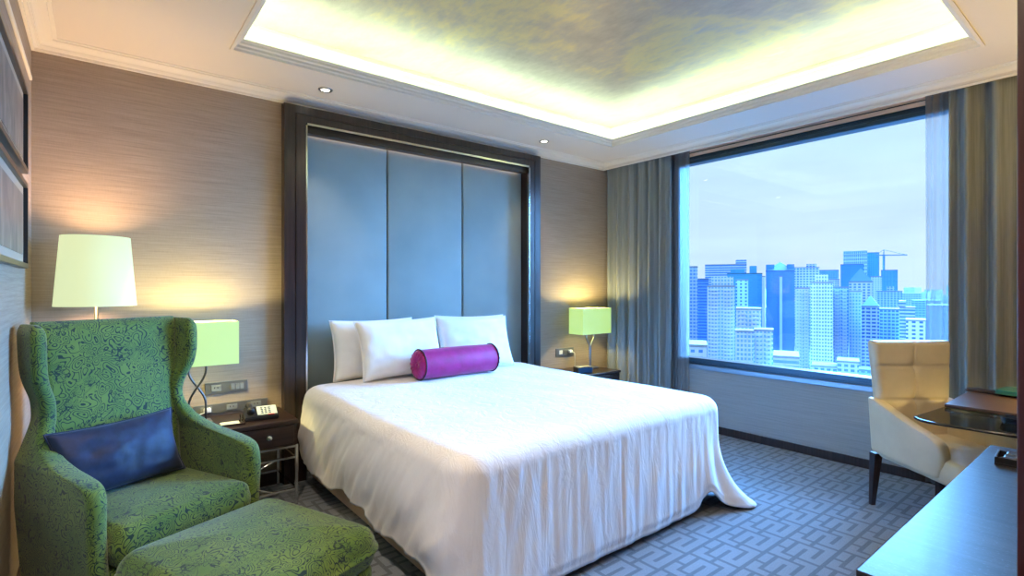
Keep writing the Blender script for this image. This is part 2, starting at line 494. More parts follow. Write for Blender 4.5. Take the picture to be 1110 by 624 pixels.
# baseboards
BH = .068
struct('baseboard_right', bx(XR-.016, XR, YN, YB, 0, BH, .003), M['darkwood'])
struct('baseboard_left', bx(XL, XL+.016, YF, YB, 0, .085, .003), M['darkwood'])
bm = bmesh.new(); box(bm, XL, .99, YB-.016, YB, 0, .085, .003); box(bm, 3.32, XR, YB-.016, YB, 0, .085, .003)
struct('baseboard_back', bm, M['darkwood_x'])
# light picture rail on the left wall
struct('trim_5', bx(XL, XL+.012, .6, 3.66, 2.405, 2.425, .003), M['crown'])
# window
w = bmesh.new()
box(w, XR-.012, XR+.10, WY0-.02, WY1+.02, 2.515, WZ1+.005, .006)
box(w, XR-.012, XR+.12, WY0-.02, WY1+.02, WZ0-.02, .668, .004)
box(w, XR-.012, XR+.10, WY0-.04, WY0+.03, .63, WZ1, .004); box(w, XR-.012, XR+.10, WY1-.03, WY1+.04, .63, WZ1, .004)
win = struct('window_1', w, M['winframe'])
w = bmesh.new(); box(w, XR-.018, XR+.0, WY0, WY1, .612, .628, .003); box(w, XR-.018, XR-.004, WY0, WY1, 2.545, 2.556, .003)
obj('window_bead', w, M['winframe'], win)
obj('window_sill', bx(XR-.016, XR, WY0-.04, WY1+.04, .567, .608, .004), M['sillmat'], win)
obj('window_pane', bx(XR+.05, XR+.056, WY0, WY1, .65, 2.54), M['glass'], win)
tr = obj('curtain_rail', bx(XR-.10, XR-.075, -.25, YB-.02, 2.757, 2.78, .003), M['track'])
tag(tr, 'slim black curtain track in the pocket above the window', 'curtain rail')
struct('trim_6', bx(XR-.014, XR, WY0, WY1, 2.612, 2.618), M['track'])
struct('wall_glow_strip', bx(XR-.010, XR, WY0-.2, WY1+.3, 2.582, 2.74), simple('peach_glow_tint', (.85,.60,.44), .5))  # warm glow on the wall above the window, put into the strip's colour

# ------------------------------------------------------------------ cove strips and downlights
def strip(name, x0,x1,y0,y1, label):
    s = thing(name, label, 'strip light', ((x0+x1)/2,(y0+y1)/2,ZC+.022), 0, 'hidden strips around the ceiling tray')
    hx, hy = (x1-x0)/2, (y1-y0)/2
    obj('housing', bx(-hx,hx,-hy,hy,0,.008), M['white'], s)
    obj('diffuser', bx(-hx+.003,hx-.003,-hy+.003,hy-.003,.008,.016), M['strip'], s)
g = .075
strip('cove_light', TX0-.10, TX1+.10, TY1+g-.01, TY1+g+.015, 'warm strip light hidden on the tray ledge over the headboard side')
strip('cove_light', TX0-.10, TX1+.10, TY0-g-.015, TY0-g+.01, 'warm strip light hidden on the tray ledge on the counter side')
strip('cove_light', TX0-g-.015, TX0-g+.01, TY0-.05, TY1+.05, 'warm strip light hidden on the tray ledge beside the picture wall')
strip('cove_light', TX1+g-.01, TX1+g+.015, TY0-.05, TY1+.05, 'warm strip light hidden on the tray ledge beside the window')
for (x,y,lb) in ((1.197,3.49,'round recessed downlight in the ceiling above the left of the headboard'),(3.159,3.48,'round recessed downlight in the ceiling above the right of the headboard')):
    d = thing('downlight', lb, 'downlight', (x,y,ZC), 0, 'recessed downlights over the headboard')
    obj('trim_ring', lathe(bmesh.new(), [(.030,-.001),(.032,-.006),(.044,-.005),(.047,0),(.030,0),(.030,-.001)], 32), M['brushed'], d, True)
    obj('bulb', lathe(bmesh.new(), [(0,-.004),(.020,-.004),(.028,-.001),(.0,-.001)], 24), M['bulb'], d, True)
    L = bpy.data.lights.new('downlight_beam', 'SPOT'); L.energy = 30; L.color = (1,.78,.55); L.spot_size = R(75); L.spot_blend = .8; L.shadow_soft_size = .03
    lo = bpy.data.objects.new('downlight_beam', L); C.objects.link(lo); lo.location = (x,y,ZC-.02); 
for (x,y,e_,lb) in ((.16,1.55,150,'added fill downlight in the ceiling above the picture wall, nearer the camera, out of view'),(.16,.35,115,'added fill downlight in the ceiling at the mouth of the entrance passage, out of view'),
                 (2.2,.26,50,'added fill downlight in the ceiling above the long counter, out of view'),(3.4,.26,22,'added fill downlight in the ceiling above the desk, out of view')):
    d = thing('downlight', lb, 'downlight', (x,y,ZC), 0, 'added fill downlights out of view at the counter side')
    obj('trim_ring', lathe(bmesh.new(), [(.030,-.001),(.032,-.006),(.044,-.005),(.047,0),(.030,0),(.030,-.001)], 32), M['brushed'], d, True)
    obj('bulb', lathe(bmesh.new(), [(0,-.004),(.020,-.004),(.028,-.001),(.0,-.001)], 24), M['bulb'], d, True)
    L = bpy.data.lights.new('downlight_beam', 'SPOT'); L.energy = e_*.8; L.color = (1,.80,.60); L.spot_size = R(150); L.spot_blend = .9; L.shadow_soft_size = .05  # added spots, out of view, filling the camera side with warm light
    lo = bpy.data.objects.new('downlight_beam', L); C.objects.link(lo); lo.location = (x,y,ZC-.02)
# ------------------------------------------------------------------ headboard
hb = thing('headboard', 'tall blue upholstered panel headboard in a dark wood frame behind the bed', 'headboard', (2.15,3.78,0))
def hloc(bm): 
    bmesh.ops.translate(bm, verts=bm.verts, vec=(-2.15,-3.78,0)); return bm
FX0,FX1,IX0,IX1,FT,IT = .992,3.313,1.135,3.180,2.585,2.475
bm = bmesh.new(); yb = 3.864
# outer band, groove, inner band
for (a,b,yf) in ((0,.070,3.700),(.070,.078,3.708),(.078,.1,3.700)):
    s = 1 if b < .09 else None
    xo0, xo1, zt = FX0+a*1.0, FX1-a*.95, FT-a*.78
    xi0, xi1, zi = FX0+b*1.0, FX1-b*.95, FT-b*.78
    if s is None: xi0, xi1, zi = IX0, IX1, IT
    box(bm, xo0, xi0, yf, yb, 0, zt); box(bm, xi1, xo1, yf, yb, 0, zt); box(bm, xi0, xi1, yf, yb, zi, zt)
obj('frame', hloc(bm), M['darkwood'], hb)
bm = bmesh.new()
box(bm, IX0, IX0+.010, 3.697, 3.722, 0, IT); box(bm, IX1-.010, IX1, 3.697, 3.722, 0, IT); box(bm, IX0, IX1, 3.697, 3.722, IT-.016, IT)
obj('steel_edging', hloc(bm), M['steel'], hb)
bm = bmesh.new(); box(bm, IX0+.01, IX1-.01, 3.735, 3.80, 2.415, IT); 
obj('light_pelmet', hloc(bm), M['darkwood_x'], hb)
obj('light_strip', hloc(bx(IX0+.05, IX1-.05, 3.806, 3.822, 2.425, 2.432)), M['strip2'], hb)
for (a,b) in ((IX0-.003,1.797),(1.803,2.505),(2.511,IX1+.003)):
    q = obj('panel', hloc(bx(a+.002,b-.002,3.825,3.864,.25,IT-.01,.012,4)), M['bluepanel'], hb); autosmooth(q)
# ------------------------------------------------------------------ bed
bed = thing('bed', 'wide double bed with a beige fabric base under the white duvet', 'bed', (2.04,2.70,0))
bm = softbox(.90,.97,.05,.30,.05,.015,.0,.0); obj('base', bm, M['basefab'], bed, True)
bm = softbox(.895,.965,.305,.605,.07,.05,.0,.0); obj('mattress', bm, M['sheet'], bed, True)
for sx in (-.8,.8):
    for sy in (-.85,.85):
        obj('foot', lathe(bmesh.new(), [(0,0),(.025,0),(.03,.05),(0,.05)], 16, sx, sy), M['black'], bed, True)
# duvet
DX0, DX1, DY0, DY1, DZ = 1.075, 3.015, 1.665, 3.655, .665
cx, cy = (DX0+DX1)/2, (DY0+DY1)/2; hx, hy = (DX1-DX0)/2, (DY1-DY0)/2; cr = .13
def outline():
    pts = []
    def seg(a, b, na):
        for k in range(na):
            t_ = k/na; pts.append((Vector(a).lerp(Vector(b), t_)))
    def arc(c0, a0, na):
        for k in range(na):
            a = R(a0+90*k/na); pts.append(Vector((c0[0]+cr*math.cos(a), c0[1]+cr*math.sin(a))))
    X0,X1,Y0,Y1 = cx-hx,cx+hx,cy-hy,cy+hy
    seg((X0+cr,Y0),(X1-cr,Y0),150); arc((X1-cr,Y0+cr),270,34)
    seg((X1,Y0+cr),(X1,Y1-cr),110); arc((X1-cr,Y1-cr),0,16)
    seg((X1-cr,Y1),(X0+cr,Y1),60); arc((X0+cr,Y1-cr),90,16)
    seg((X0,Y1-cr),(X0,Y0+cr),140); arc((X0+cr,Y0+cr),180,34)
    return pts
OP = outline(); NP = len(OP)
nor = []
for i in range(NP):
    d = OP[(i+1)%NP]-OP[i-1]; nor.append(Vector((d.y,-d.x)).normalized())
ar = [0]
for i in range(1,NP): ar.append(ar[-1]+(OP[i]-OP[i-1]).length)
def gauss(x, s): return math.exp(-(x/s)**2)
rings = []
cR = Vector((DX1-.04, DY0+.04)); cL = Vector((DX0+.04, DY0+.04))
ztop = []
def topz(x, y):
    n = noise.noise(Vector((x*1.3,y*1.3,4)))*.012 + noise.noise(Vector((x*4,y*3,1)))*.005
    ridge = 0
    return DZ + n + .012*(1-((x-cx)/hx)**2) + .01*max(0,(y-2.9))
NT_ = 34
er = .085
for k in range(1,NT_+1):
    s = (k/NT_)
    rg = []
    for p,nn in zip(OP,nor):
        q = Vector((cx,cy)) + (p-nn*er-Vector((cx,cy)))*s
        rg.append(Vector((q.x,q.y,topz(q.x,q.y))))
    rings.append(rg)
for k in range(1,8):
    a = R(82*k/7); rg = []
    for p,nn in zip(OP,nor):
        b = p-nn*er; z = topz(b.x,b.y)
        q = b+nn*er*math.sin(a); w_ = noise.noise(Vector((q.x*5,q.y*5,3)))*.006*k/7
        q = q + nn*w_
        rg.append(Vector((q.x,q.y,z-er*(1-math.cos(a)))))
    rings.append(rg)
start = rings[-1]
ND = 34
for k in range(1,ND+1):
    d = k/ND; rg = []
    for i,(p,nn) in enumerate(zip(OP,nor)):
        s0 = start[i]; s_ = ar[i]
        foot = max(0,-nn.y)**2; left = max(0,-nn.x)**2; right = max(0,nn.x)**2; head = max(0,nn.y)**2
        hem = foot*.045 + left*(.185+.02*math.sin(s_*7)+.012*math.sin(s_*19)) + right*.03 + head*.40
        wl = gauss((p-cL).length,.16); wr_ = gauss((p-cR).length,.13)
        hem = hem*(1-wl)+.03*wl
        hem = hem*(1-wr_)+.012*wr_
        # raised hem just before the flared corner
        hem += .10*gauss(p.x-(DX1-.22),.07)*foot
        z = s0.z+(hem-s0.z)*d
        # wrinkles: fine hanging pleats on the foot, diagonal creases on the left
        ph = noise.noise(Vector((p.x*14+d*.8,p.y*14,d*1.2)))
        ph2 = noise.noise(Vector((p.x*34,p.y*34,d*1.6+9)))
        o = .010*d + foot*(.0055*ph*(.35+d)+.0040*ph2) + right*(.03*ph*d)
        dg = noise.noise(Vector(((p.y*6-d*2.2),d*2.0,7)))
        dg2 = noise.noise(Vector(((p.y*15-d*4.5),d*1.5,2)))
        dg3 = noise.noise(Vector(((p.y*30-d*9),d*2.5,5)))
        o += left*(.016*dg*(.25+d)+.010*dg2*(.3+d)+.006*dg3*(.3+d) + .018*math.sin(PI*min(1,d*1.05))+.012*d)
        # sewn seam on the foot drop
        o -= .007*gauss(p.x-2.03,.006)*foot
        o += .012*wl*d
        o += wr_*(.02*d + .16*max(0,d-.35)**1.6*1.6)
        # bottom roll: softly tucked under the hem
        if d > .93: o -= .008*foot
        q = Vector((s0.x,s0.y)) + nn*o
        if wr_ > .05 and d > .5: q += Vector((.075,-.045))*wr_*((d-.5)/.5)**3
        # pinch on both sides of the flared corner
        pin = gauss((p-Vector((DX1-.12,DY0))).length,.05)
        q -= nn*.05*pin*d
        rg.append(Vector((q.x,q.y,z)))
    rings.append(rg)
bm = bmesh.new()
V = [[bm.verts.new(p) for p in r] for r in rings]
ctr = bm.verts.new((cx,cy,topz(cx,cy)))
for k in range(NP): bm.faces.new((ctr, V[0][k], V[0][(k+1)%NP]))
for A,B in zip(V,V[1:]):
    for k in range(NP): bm.faces.new((A[k],B[k],B[(k+1)%NP],A[(k+1)%NP]))
duv = obj('duvet', bm, M['duvet'], None, True)
sm = duv.modifiers.new('thick','SOLIDIFY'); sm.thickness = .012; sm.offset = -1
tag(duv, 'large white duvet covering the bed and hanging to the floor', 'duvet')
# pillows: x, y, z(center), width, height, thick, yaw, lean, label
def pillow(name, x, y, z, w, h, t_, yaw, lean, roll, label, seed, mat='pillow', grp='white pillows against the headboard', pinch=.07, cat='pillow'):
    p = thing(name, label, cat, (x,y,z), 0, grp)
    p.rotation_euler = (R(lean), R(roll), R(yaw)); p.rotation_mode = 'XYZ'
    obj('cushion', pillow_bm(w,h,t_,seed,pinch), M[mat], p, True)
    obj('piping', pillow_edge(w,h,pinch,.004), M[mat], p, True)
    return p
pillow('pillow', 1.62,3.655,.885,.66,.43,.15, 2,-10, 0, 'white pillow at the back left, half hidden behind the left front pillow', 3)
pillow('pillow', 2.50,3.665,.885,.68,.43,.14,-3,-10, 1, 'white pillow at the back right, almost hidden behind the right front pillow', 8)
pillow('pillow', 1.755,3.49,.895,.66,.43,.17, 0,-20, -1, 'plump white pillow in front on the left, beside the magenta bolster', 5)
pillow('pillow', 2.42,3.50,.892,.68,.43,.16,-4,-20, 1, 'plump white pillow in front on the right, behind the magenta bolster', 11)
# bolster
bo = thing('bolster', 'magenta velvet bolster cushion lying in front of the white pillows', 'cushion', (2.09,3.265,.790), 0)
bo.rotation_euler = (0,0,R(1))
prof = []
for k in range(41):
    u = -1+2*k/40; prof.append((.103*(1+.035*(1-u*u)), u*.315))
bm = bmesh.new(); lathe(bm, prof, 40)
for v in bm.verts:
    a = math.atan2(v.co.y,v.co.x); s = 1+.02*noise.noise(Vector((a*2,v.co.z*9,1)))
    v.co.x *= s; v.co.y *= s
bmesh.ops.rotate(bm, verts=bm.verts, cent=(0,0,0), matrix=Matrix.Rotation(R(90),3,'Y'))
obj('body', bm, M['magenta'], bo, True)
for sx in (-1,1):
    bm = bmesh.new(); n_ = 48; rr = []
    for (r_,h_) in ((.104,0),(.09,.022),(.06,.030),(.03,.024),(.012,.014)):
        rr.append([Vector((sx*(.315+h_+ (.004*math.cos(k*PI*2/3) if r_<.1 else 0)), r_*math.cos(2*PI*k/n_), r_*math.sin(2*PI*k/n_))) for k in range(n_)])
    loft(bm, rr); obj('end_cap', bm, M['magenta'], bo, True)
    pts = [(sx*.315, .106*math.cos(2*PI*k/40), .106*math.sin(2*PI*k/40)) for k in range(40)]
    obj('piping', tube(bmesh.new(), pts, .005, 6, True), M['maroon'], bo, True)
    bm = bmesh.new(); bmesh.ops.create_uvsphere(bm, u_segments=14, v_segments=8, radius=.013)
    bmesh.ops.translate(bm, verts=bm.verts, vec=(sx*.332,0,0)); obj('button', bm, M['magenta'], bo, True)
# ------------------------------------------------------------------ nightstands
def nightstand(x, label):
    t_ = thing('nightstand', label, 'nightstand', (x,3.53,0), 0, 'matching nightstands beside the bed')
    W, D = .325, .215
    obj('top', bx(-W,W,-D-.005,D,.503,.525,.003), M['darkwood_x'], t_)
    obj('cabinet', bx(-W+.008,W-.008,-D+.008,D-.002,.372,.503,.002), M['darkwood_x'], t_)
    for c0 in (-.155,.155):
        dr = obj('drawer', bx(c0-.145,c0+.145,-D-.001,-D+.01,.385,.492,.002), M['darkwood_x'], t_)
        k = lathe(bmesh.new(), [(0,0),(.006,0),(.006,.012),(.015,.016),(.017,.024),(.012,.031),(0,.033)], 24)
        bmesh.ops.rotate(k, verts=k.verts, cent=(0,0,0), matrix=Matrix.Rotation(R(90),3,'X'))
        bmesh.ops.translate(k, verts=k.verts, vec=(c0,-D-.001,.44)); obj('knob', k, M['steel'], dr, True)
    for sx in (-1,1):
        for sy in (-1,1):
            obj('leg', bx(sx*(W-.008)-.009,sx*(W-.008)+.009,sy*(D-.008)-.009,sy*(D-.008)+.009,.0,.372,.002), M['steel'], t_)
    b = bmesh.new()
    for z in (.362,.295,.10):
        for sy in (-1,1): box(b,-W+.01,W-.01,sy*(D-.008)-.006,sy*(D-.008)+.006,z-.006,z+.006)
        for sx in (-1,1): box(b,sx*(W-.008)-.006,sx*(W-.008)+.006,-D+.01,D-.01,z-.006,z+.006)
    obj('rail', b, M['steel'], t_)
    # curved X brace on front
    for s in (-1,1):
        pts = [(s*(.03+.17*(abs(u)**1.6)), -D+.008, .195+u*.10) for u in [-1+.1*k for k in range(21)]]
        obj('brace', tube(bmesh.new(), pts, .006, 8), M['steel'], t_, True)
    return t_
nightstand(.645, 'dark wood nightstand with steel legs between the green armchair and the bed')
nightstand(3.70, 'dark wood nightstand on the window side of the bed, by the curtain')
# ------------------------------------------------------------------ lamps
def box_lamp(x, y, label, crossed=True):
    L = thing('table_lamp', label, 'lamp', (x,y,.525), 0, 'table lamps with box shades')
    obj('base', bx(-.075,.075,-.055,.055,0,.014,.002), M['brushed'], L)
    for s in (-1,1):
        b = bmesh.new(); pts = []
        for k in range(41):
            u = k/40; z = .014+u*.352
            if crossed:
                # upright, cross over, flare, straighten
                xx = .045*s*math.cos(PI*min(1,max(0,(u-.28)/.60))); 
                yy = .008*s*math.sin(PI*u)
            else:
                xx = s*(.011+.050*min(1,max(0,(u-.58)/.26))**1.2)
                yy = .006*s
            pts.append((xx,yy,z))
        obj('rod', tube(b, pts, .006 if crossed else .010, 10), M['bronze'] if crossed else M['brushed'], L, True)
    hx_, hy_, z0, z1 = .205, .095, .350, .605
    b = bmesh.new()
    for (a0,a1,b0,b1) in ((-hx_,hx_,-hy_,-hy_+.003),(-hx_,hx_,hy_-.003,hy_),(-hx_,-hx_+.003,-hy_+.003,hy_-.003),(hx_-.003,hx_,-hy_+.003,hy_-.003)): box(b,a0,a1,b0,b1,z0,z1)
    sh = obj('lamp_shade', b, M['shade_box'], L)
    b = bmesh.new(); box(b,-.06,.06,-.004,.004,z0+.01,z0+.018); tube(b, [(0,-hy_+.003,z1-.03),(0,hy_-.003,z1-.03)], .003, 6); tube(b, [(0,0,z0+.012),(0,0,z1-.03)], .004, 6)
    obj('fitter', b, M['brushed'], L)
    b = bmesh.new(); bmesh.ops.create_uvsphere(b, u_segments=16, v_segments=10, radius=.028); bmesh.ops.translate(b, verts=b.verts, vec=(0,0,z0+.11))
    obj('bulb', b, M['bulb'], L, True)
    pl = bpy.data.lights.new('lamp_light','POINT'); pl.energy = 34; pl.color = (1,.84,.34); pl.shadow_soft_size = .04
    lo = bpy.data.objects.new('lamp_light', pl); C.objects.link(lo); lo.location = (x,y,.525+z0+.165)
    return L
box_lamp(.468, 3.57, 'lit table lamp with crossed rods and box shade, behind the green armchair')
box_lamp(3.87, 3.575, 'lit table lamp with Y-shaped stem and box shade, beside the curtain', False)
fl = thing('floor_lamp', 'lit floor lamp with a tapered round shade standing behind the green armchair', 'lamp', (0,3.53,0))
obj('base', lathe(bmesh.new(), [(0,0),(.13,0),(.13,.012),(.12,.018),(.015,.022),(0,.022)], 40), M['bronze'], fl, True)
obj('pole', lathe(bmesh.new(), [(0,.02),(.009,.02),(.009,1.30),(0,1.30)], 16), M['bronze'], fl, True)
b = bmesh.new(); n_ = 64; prof = [(.176,1.235),(.148,1.60),(.145,1.60),(.173,1.235),(.176,1.235)]
lathe(b, prof, n_); obj('lamp_shade', b, M['shade_floor'], fl, True)
b = bmesh.new()
for a in range(3): tube(b, [(0,0,1.29),(.147*math.cos(a*2.094),.147*math.sin(a*2.094),1.585)], .002, 6)
obj('fitter', b, M['brushed'], fl)
b = bmesh.new(); bmesh.ops.create_uvsphere(b, u_segments=16, v_segments=10, radius=.03); bmesh.ops.translate(b, verts=b.verts, vec=(0,0,1.36)); obj('bulb', b, M['bulb'], fl, True)
pl = bpy.data.lights.new('floor_lamp_light','POINT'); pl.energy = 38; pl.color = (1,.62,.34); pl.shadow_soft_size = .10
lo = bpy.data.objects.new('floor_lamp_light', pl); C.objects.link(lo); lo.location = (0,3.53,1.44)
# ------------------------------------------------------------------ phone, notepad, sockets
ph = thing('telephone', 'black desk telephone with a pale keypad on the left nightstand', 'telephone', (.80,3.50,.525), R(-8))
b = bmesh.new()
prf = [(-.085,0),(.085,0),(.085,.055),(.06,.058),(-.085,.022)]
rr = [[Vector((x_,yy,zz)) for yy,zz in prf] for x_ in (-.095,.095)]
loft(b, rr); bmesh.ops.bevel(b, geom=list(b.edges), offset=.005, segments=2, affect='EDGES'); obj('base', b, M['black'], ph)
sl = math.atan2(.036,.145)
def tilt(bm_, x_, y_):
    z_ = .0225+(y_+.085)*math.tan(sl)
    bmesh.ops.rotate(bm_, verts=bm_.verts, cent=(0,0,0), matrix=Matrix.Rotation(sl,3,'X'))
    bmesh.ops.translate(bm_, verts=bm_.verts, vec=(x_,y_,z_)); return bm_
kp = obj('keypad', tilt(bx(-.056,.056,-.06,.058,0,.004,.001), .033, -.005), M['paper'], ph)
for i in range(4):
    for j in range(3): obj('key', tilt(bx(-.007,.007,-.005,.005,.003,.008,.001), .005+j*.021, -.045+i*.023), M['key'], kp)
obj('message_key', tilt(bx(-.018,.018,-.004,.004,.003,.007,.001), .052, -.072), M['led'], ph)
b = bmesh.new()
hp = [(-.062,-.095+.19*k/16, .058+.022*math.sin(PI*k/16)) for k in range(17)]
tube(b, hp, [.022 if k in (0,1,15,16) else (.019 if k in (2,14) else .0135) for k in range(17)], 12)
obj('handset', b, M['black'], ph, True)
b = bmesh.new(); pts = [(-.095-.012+.006*math.cos(k*1.3), -.06+k*.002, .012+.006*math.sin(k*1.3)) for k in range(70)]
tube(b, pts, .0016, 5); obj('cord', b, M['black'], ph, True)
npd = thing('notepad', 'small pale notepad in a dark tray on the left nightstand', 'notepad', (.625,3.43,.525), R(-6))
b = bmesh.new(); box(b,-.068,.068,-.05,.05,0,.004,.001); box(b,-.068,.068,-.05,-.044,.004,.011); box(b,-.068,.068,.044,.05,.004,.011); box(b,-.068,-.062,-.05,.05,.004,.011); box(b,.062,.068,-.05,.05,.004,.011)
obj('tray', b, M['darkwood_x'], npd); obj('paper', bx(-.058,.040,-.041,.041,.004,.009), M['paper'], npd)
obj('pen', tube(bmesh.new(), [(.051,-.04,.009),(.051,.04,.009)], .0035, 8), M['black'], npd, True)
def plate(name, x0, x1, z0, z1, label, mods, cat='socket'):
    p = thing(name, label, cat, ((x0+x1)/2, YB, (z0+z1)/2))
    w_, h_ = (x1-x0)/2, (z1-z0)/2
    obj('face_plate', bx(-w_,w_,-.009,0,-h_,h_,.002), M['plate'], p)
    n = len(mods)
    for i,k in enumerate(mods):
        c0 = -w_+(i+.5)*2*w_/n; hw = w_/n*.72
        if k == 's':
            s_ = obj('socket_insert', bx(c0-hw*.62,c0+hw*.62,-.013,-.008,-h_*.55,h_*.55,.001), M['key'], p)
            b = bmesh.new()
            for dx in (-.009,.009): box(b,c0+dx-.002,c0+dx+.002,-.0142,-.0128,-.002,.008)
            obj('slots', b, M['black'], s_)
        elif k == 'w':
            for q in range(3): obj('switch', bx(c0-hw*.85+q*hw*.6,c0-hw*.85+q*hw*.6+hw*.5,-.014,-.008,-h_*.5,h_*.5,.001), M['key'], p)
        elif k == 'o': obj('switch', bx(c0-hw*.5,c0+hw*.5,-.014,-.008,-h_*.5,h_*.5,.001), M['white'], p)
    return p
plate('wall_socket', .535,.778,.655,.729, 'brushed metal socket and switch plate on the wall above the telephone', ['s','w'])
pp = plate('wall_socket', .47,.90,.532,.592, 'long brushed metal socket strip just above the left nightstand top', ['s','s','s'])
pq = plate('wall_socket', 3.573,3.82,.645,.725, 'brushed metal switch plate with a white plug beside the right table lamp', ['o','s'])
def plug(x, z, par_label, cordpts):
    q = thing('plug', par_label, 'plug', (x,YB-.013,z))
    obj('body', bx(-.020,.020,-.030,-.002,-.014,.014,.006,3), M['white'], q)
    obj('cord', tube(bmesh.new(), cordpts, .003, 8), M['white'], q, True)
plug(.545,.562,'white plug in the socket strip behind the left table lamp', [(0,-.02,0),(-.02,-.04,-.008),(-.045,-.05,-.012),(-.06,-.04,-.014)])
plug(3.755,.69,'white plug with a thin cord in the plate by the right table lamp', [(.015,-.02,0),(.035,-.04,-.02),(.045,-.035,-.08),(.045,-.03,-.15)])
ck = thing('clock_radio', 'small dark box with a silver front on the right nightstand', 'clock radio', (3.60,3.42,.525), R(-14))
obj('body', bx(-.08,.08,-.045,.045,0,.062,.004), M['black'], ck); obj('face', bx(-.072,.072,-.047,-.044,.008,.054,.001), simple('blue_grey_gloss',(.04,.09,.16),.2,.3), ck)
obj('top_panel', bx(-.076,.076,-.041,.041,.062,.065,.001), M['brushed'], ck)
# ------------------------------------------------------------------ pictures on the left wall
def picture(z0, z1, art, label):
    p = thing('picture_frame', label, 'picture', (XL,2.745,(z0+z1)/2), 0, 'pair of framed pictures on the left wall')
    hw, hh = .525, (z1-z0)/2; fw = .022; b = bmesh.new()
    box(b,0,.026,-hw,hw,hh-fw,hh,.002); box(b,0,.026,-hw,hw,-hh,-hh+fw,.002); box(b,0,.026,-hw,-hw+fw,-hh+fw,hh-fw,.002); box(b,0,.026,hw-fw,hw,-hh+fw,hh-fw,.002)
    obj('frame', b, M['black'], p)
    obj('mount', bx(0,.010,-hw+fw,hw-fw,-hh+fw,hh-fw), simple('picture_mount',(.42,.36,.30),.5), p)
    obj('print', bx(.010,.013,-hw+.07,hw-.07,-hh+.06,hh-.06), art, p)
picture(1.855,2.24,M['art1'],'black framed picture on the left wall, upper of the pair')
picture(1.42,1.81,M['art2'],'black framed picture on the left wall, lower of the pair')
# ------------------------------------------------------------------ curtains
def curtain(name, y0, y1, xc, amp, waves, mat, label, seed, z1=2.755, z0=.015, pleat=True, cat='curtain', lean=0, yjit=0):
    bm = bmesh.new(); NY = int(waves*14); NZ = 40; rows = []
    rnd = random.Random(seed); phs = [rnd.uniform(-.9,.9) for _ in range(int(waves)+3)]; ams = [rnd.uniform(.55,1.15) for _ in range(int(waves)+3)]
    for j in range(NZ+1):
        v = j/NZ; z = z0+(z1-z0)*v; row = []
        for i in range(NY+1):
            u = i/NY; w_ = u*waves; k = int(w_); fr = w_-k
            a = amp*(ams[k]*(1-fr)+ams[k+1]*fr)*(.75+.25*(1-v))
            p = phs[k]*(1-fr)+phs[k+1]*fr
            x = xc + a*math.sin(2*PI*w_+p+.25*math.sin(v*3+seed+k)) + .3*a*math.sin(4*PI*w_+1.3*p)
            y = y0+(y1-y0)*u + yjit*math.sin(2*PI*w_*.5+v*1.5)*(1-v)
            y += lean*(1-v)*(u)
            row.append(bm.verts.new((x,y,z)))
        rows.append(row)
    for A,B in zip(rows,rows[1:]):
        for i in range(NY): bm.faces.new((A[i],A[i+1],B[i+1],B[i]))
    o = obj(name, bm, M[mat], None, True)
    if mat == 'drape':
        s = o.modifiers.new('thick','SOLIDIFY'); s.thickness = .003
    tag(o, label, cat); return o
curtain('curtain', 2.95, 3.735, 4.342, .046, 6.0, 'drape', 'grey-green satin curtain gathered left of the window by the corner', 3)
curtain('sheer_curtain', 2.80, 3.05, 4.408, .010, 6, 'sheer', 'white sheer curtain at the left edge of the window', 5, lean=.0, yjit=.01, cat='sheer curtain')
curtain('sheer_curtain', .78, 1.00, 4.408, .010, 5, 'sheer', 'white sheer curtain at the right edge of the window behind the chair', 6, yjit=.01, cat='sheer curtain')
curtain('curtain', -.25, .865, 4.342, .046, 7.5, 'drape', 'grey-green satin curtain right of the window behind the desk', 7)
# ------------------------------------------------------------------ armchair
ac = thing('armchair', 'green patterned wingback armchair with a navy cushion in the left corner', 'armchair', (.158,2.865,0), R(25))
def side_panel(s):
    """wing and arm as one loft, outer face at x = s*half width"""
    front = [(.10,-.335),(.30,-.345),(.50,-.350),(.555,-.345),(.585,-.325),(.600,-.29),(.612,-.22),(.625,-.12),(.645,-.01),(.68,.09),(.74,.145),(.80,.16),(.88,.150),(.95,.125),(1.02,.115),(1.10,.115),(1.14,.120),(1.165,.135),(1.178,.16),(1.182,.18)]
    outer = [(.10,.340),(.45,.360),(.62,.355),(.70,.322),(.78,.292),(.86,.296),(.94,.322),(1.0,.330),(1.18,.330)]
    thick = [(.10,.065),(.60,.070),(.76,.06),(.90,.06),(1.18,.055)]
    back  = [(.10,.235),(.5,.25),(.8,.275),(1.18,.305)]
    zs = [.10,.13]+[.16+.04*k for k in range(10)]+[.545,.56,.572,.582,.590,.596,.602,.607,.612,.618,.625,.633,.643,.655,.67,.69,.715,.74,.77,.80,.83,.86,.89,.92,.95,.98,1.02,1.06,1.09,1.115,1.135,1.15,1.16,1.168,1.174,1.178]
    rings = []
    def lin(tab,x):
        for (a,b),(c,d) in zip(tab,tab[1:]):
            if x <= c: return b+(d-b)*(x-a)/(c-a)
        return tab[-1][1]
    for z in zs:
        f = lin(front,z); bk = lin(back,z); o = lin(outer,z); th = lin(thick,z)
        # the wing toes outwards a little at its front edge
        r_ = th*.48; pts = rrect(th/2, (bk-f)/2, r_, 0, 0, 6)
        e = 1
        if z > 1.13:
            e = max(.25, math.sqrt(max(0,1-((z-1.13)/.05)**2)))
        tpz = 0
        ring = []
        for (x_,y_) in pts:
            yy = y_+(bk+f)/2
            toe = .0
            if z > .82: toe = .012*max(0,(.25-yy)/.13)*min(1,(z-.82)/.1)
            ring.append(Vector((s*(o-th/2+x_*e+toe), yy, z)))
        rings.append(ring)
    # re-sample so top of arm is round: handled by dense levels
    bm = bmesh.new(); loft(bm, rings); return bm
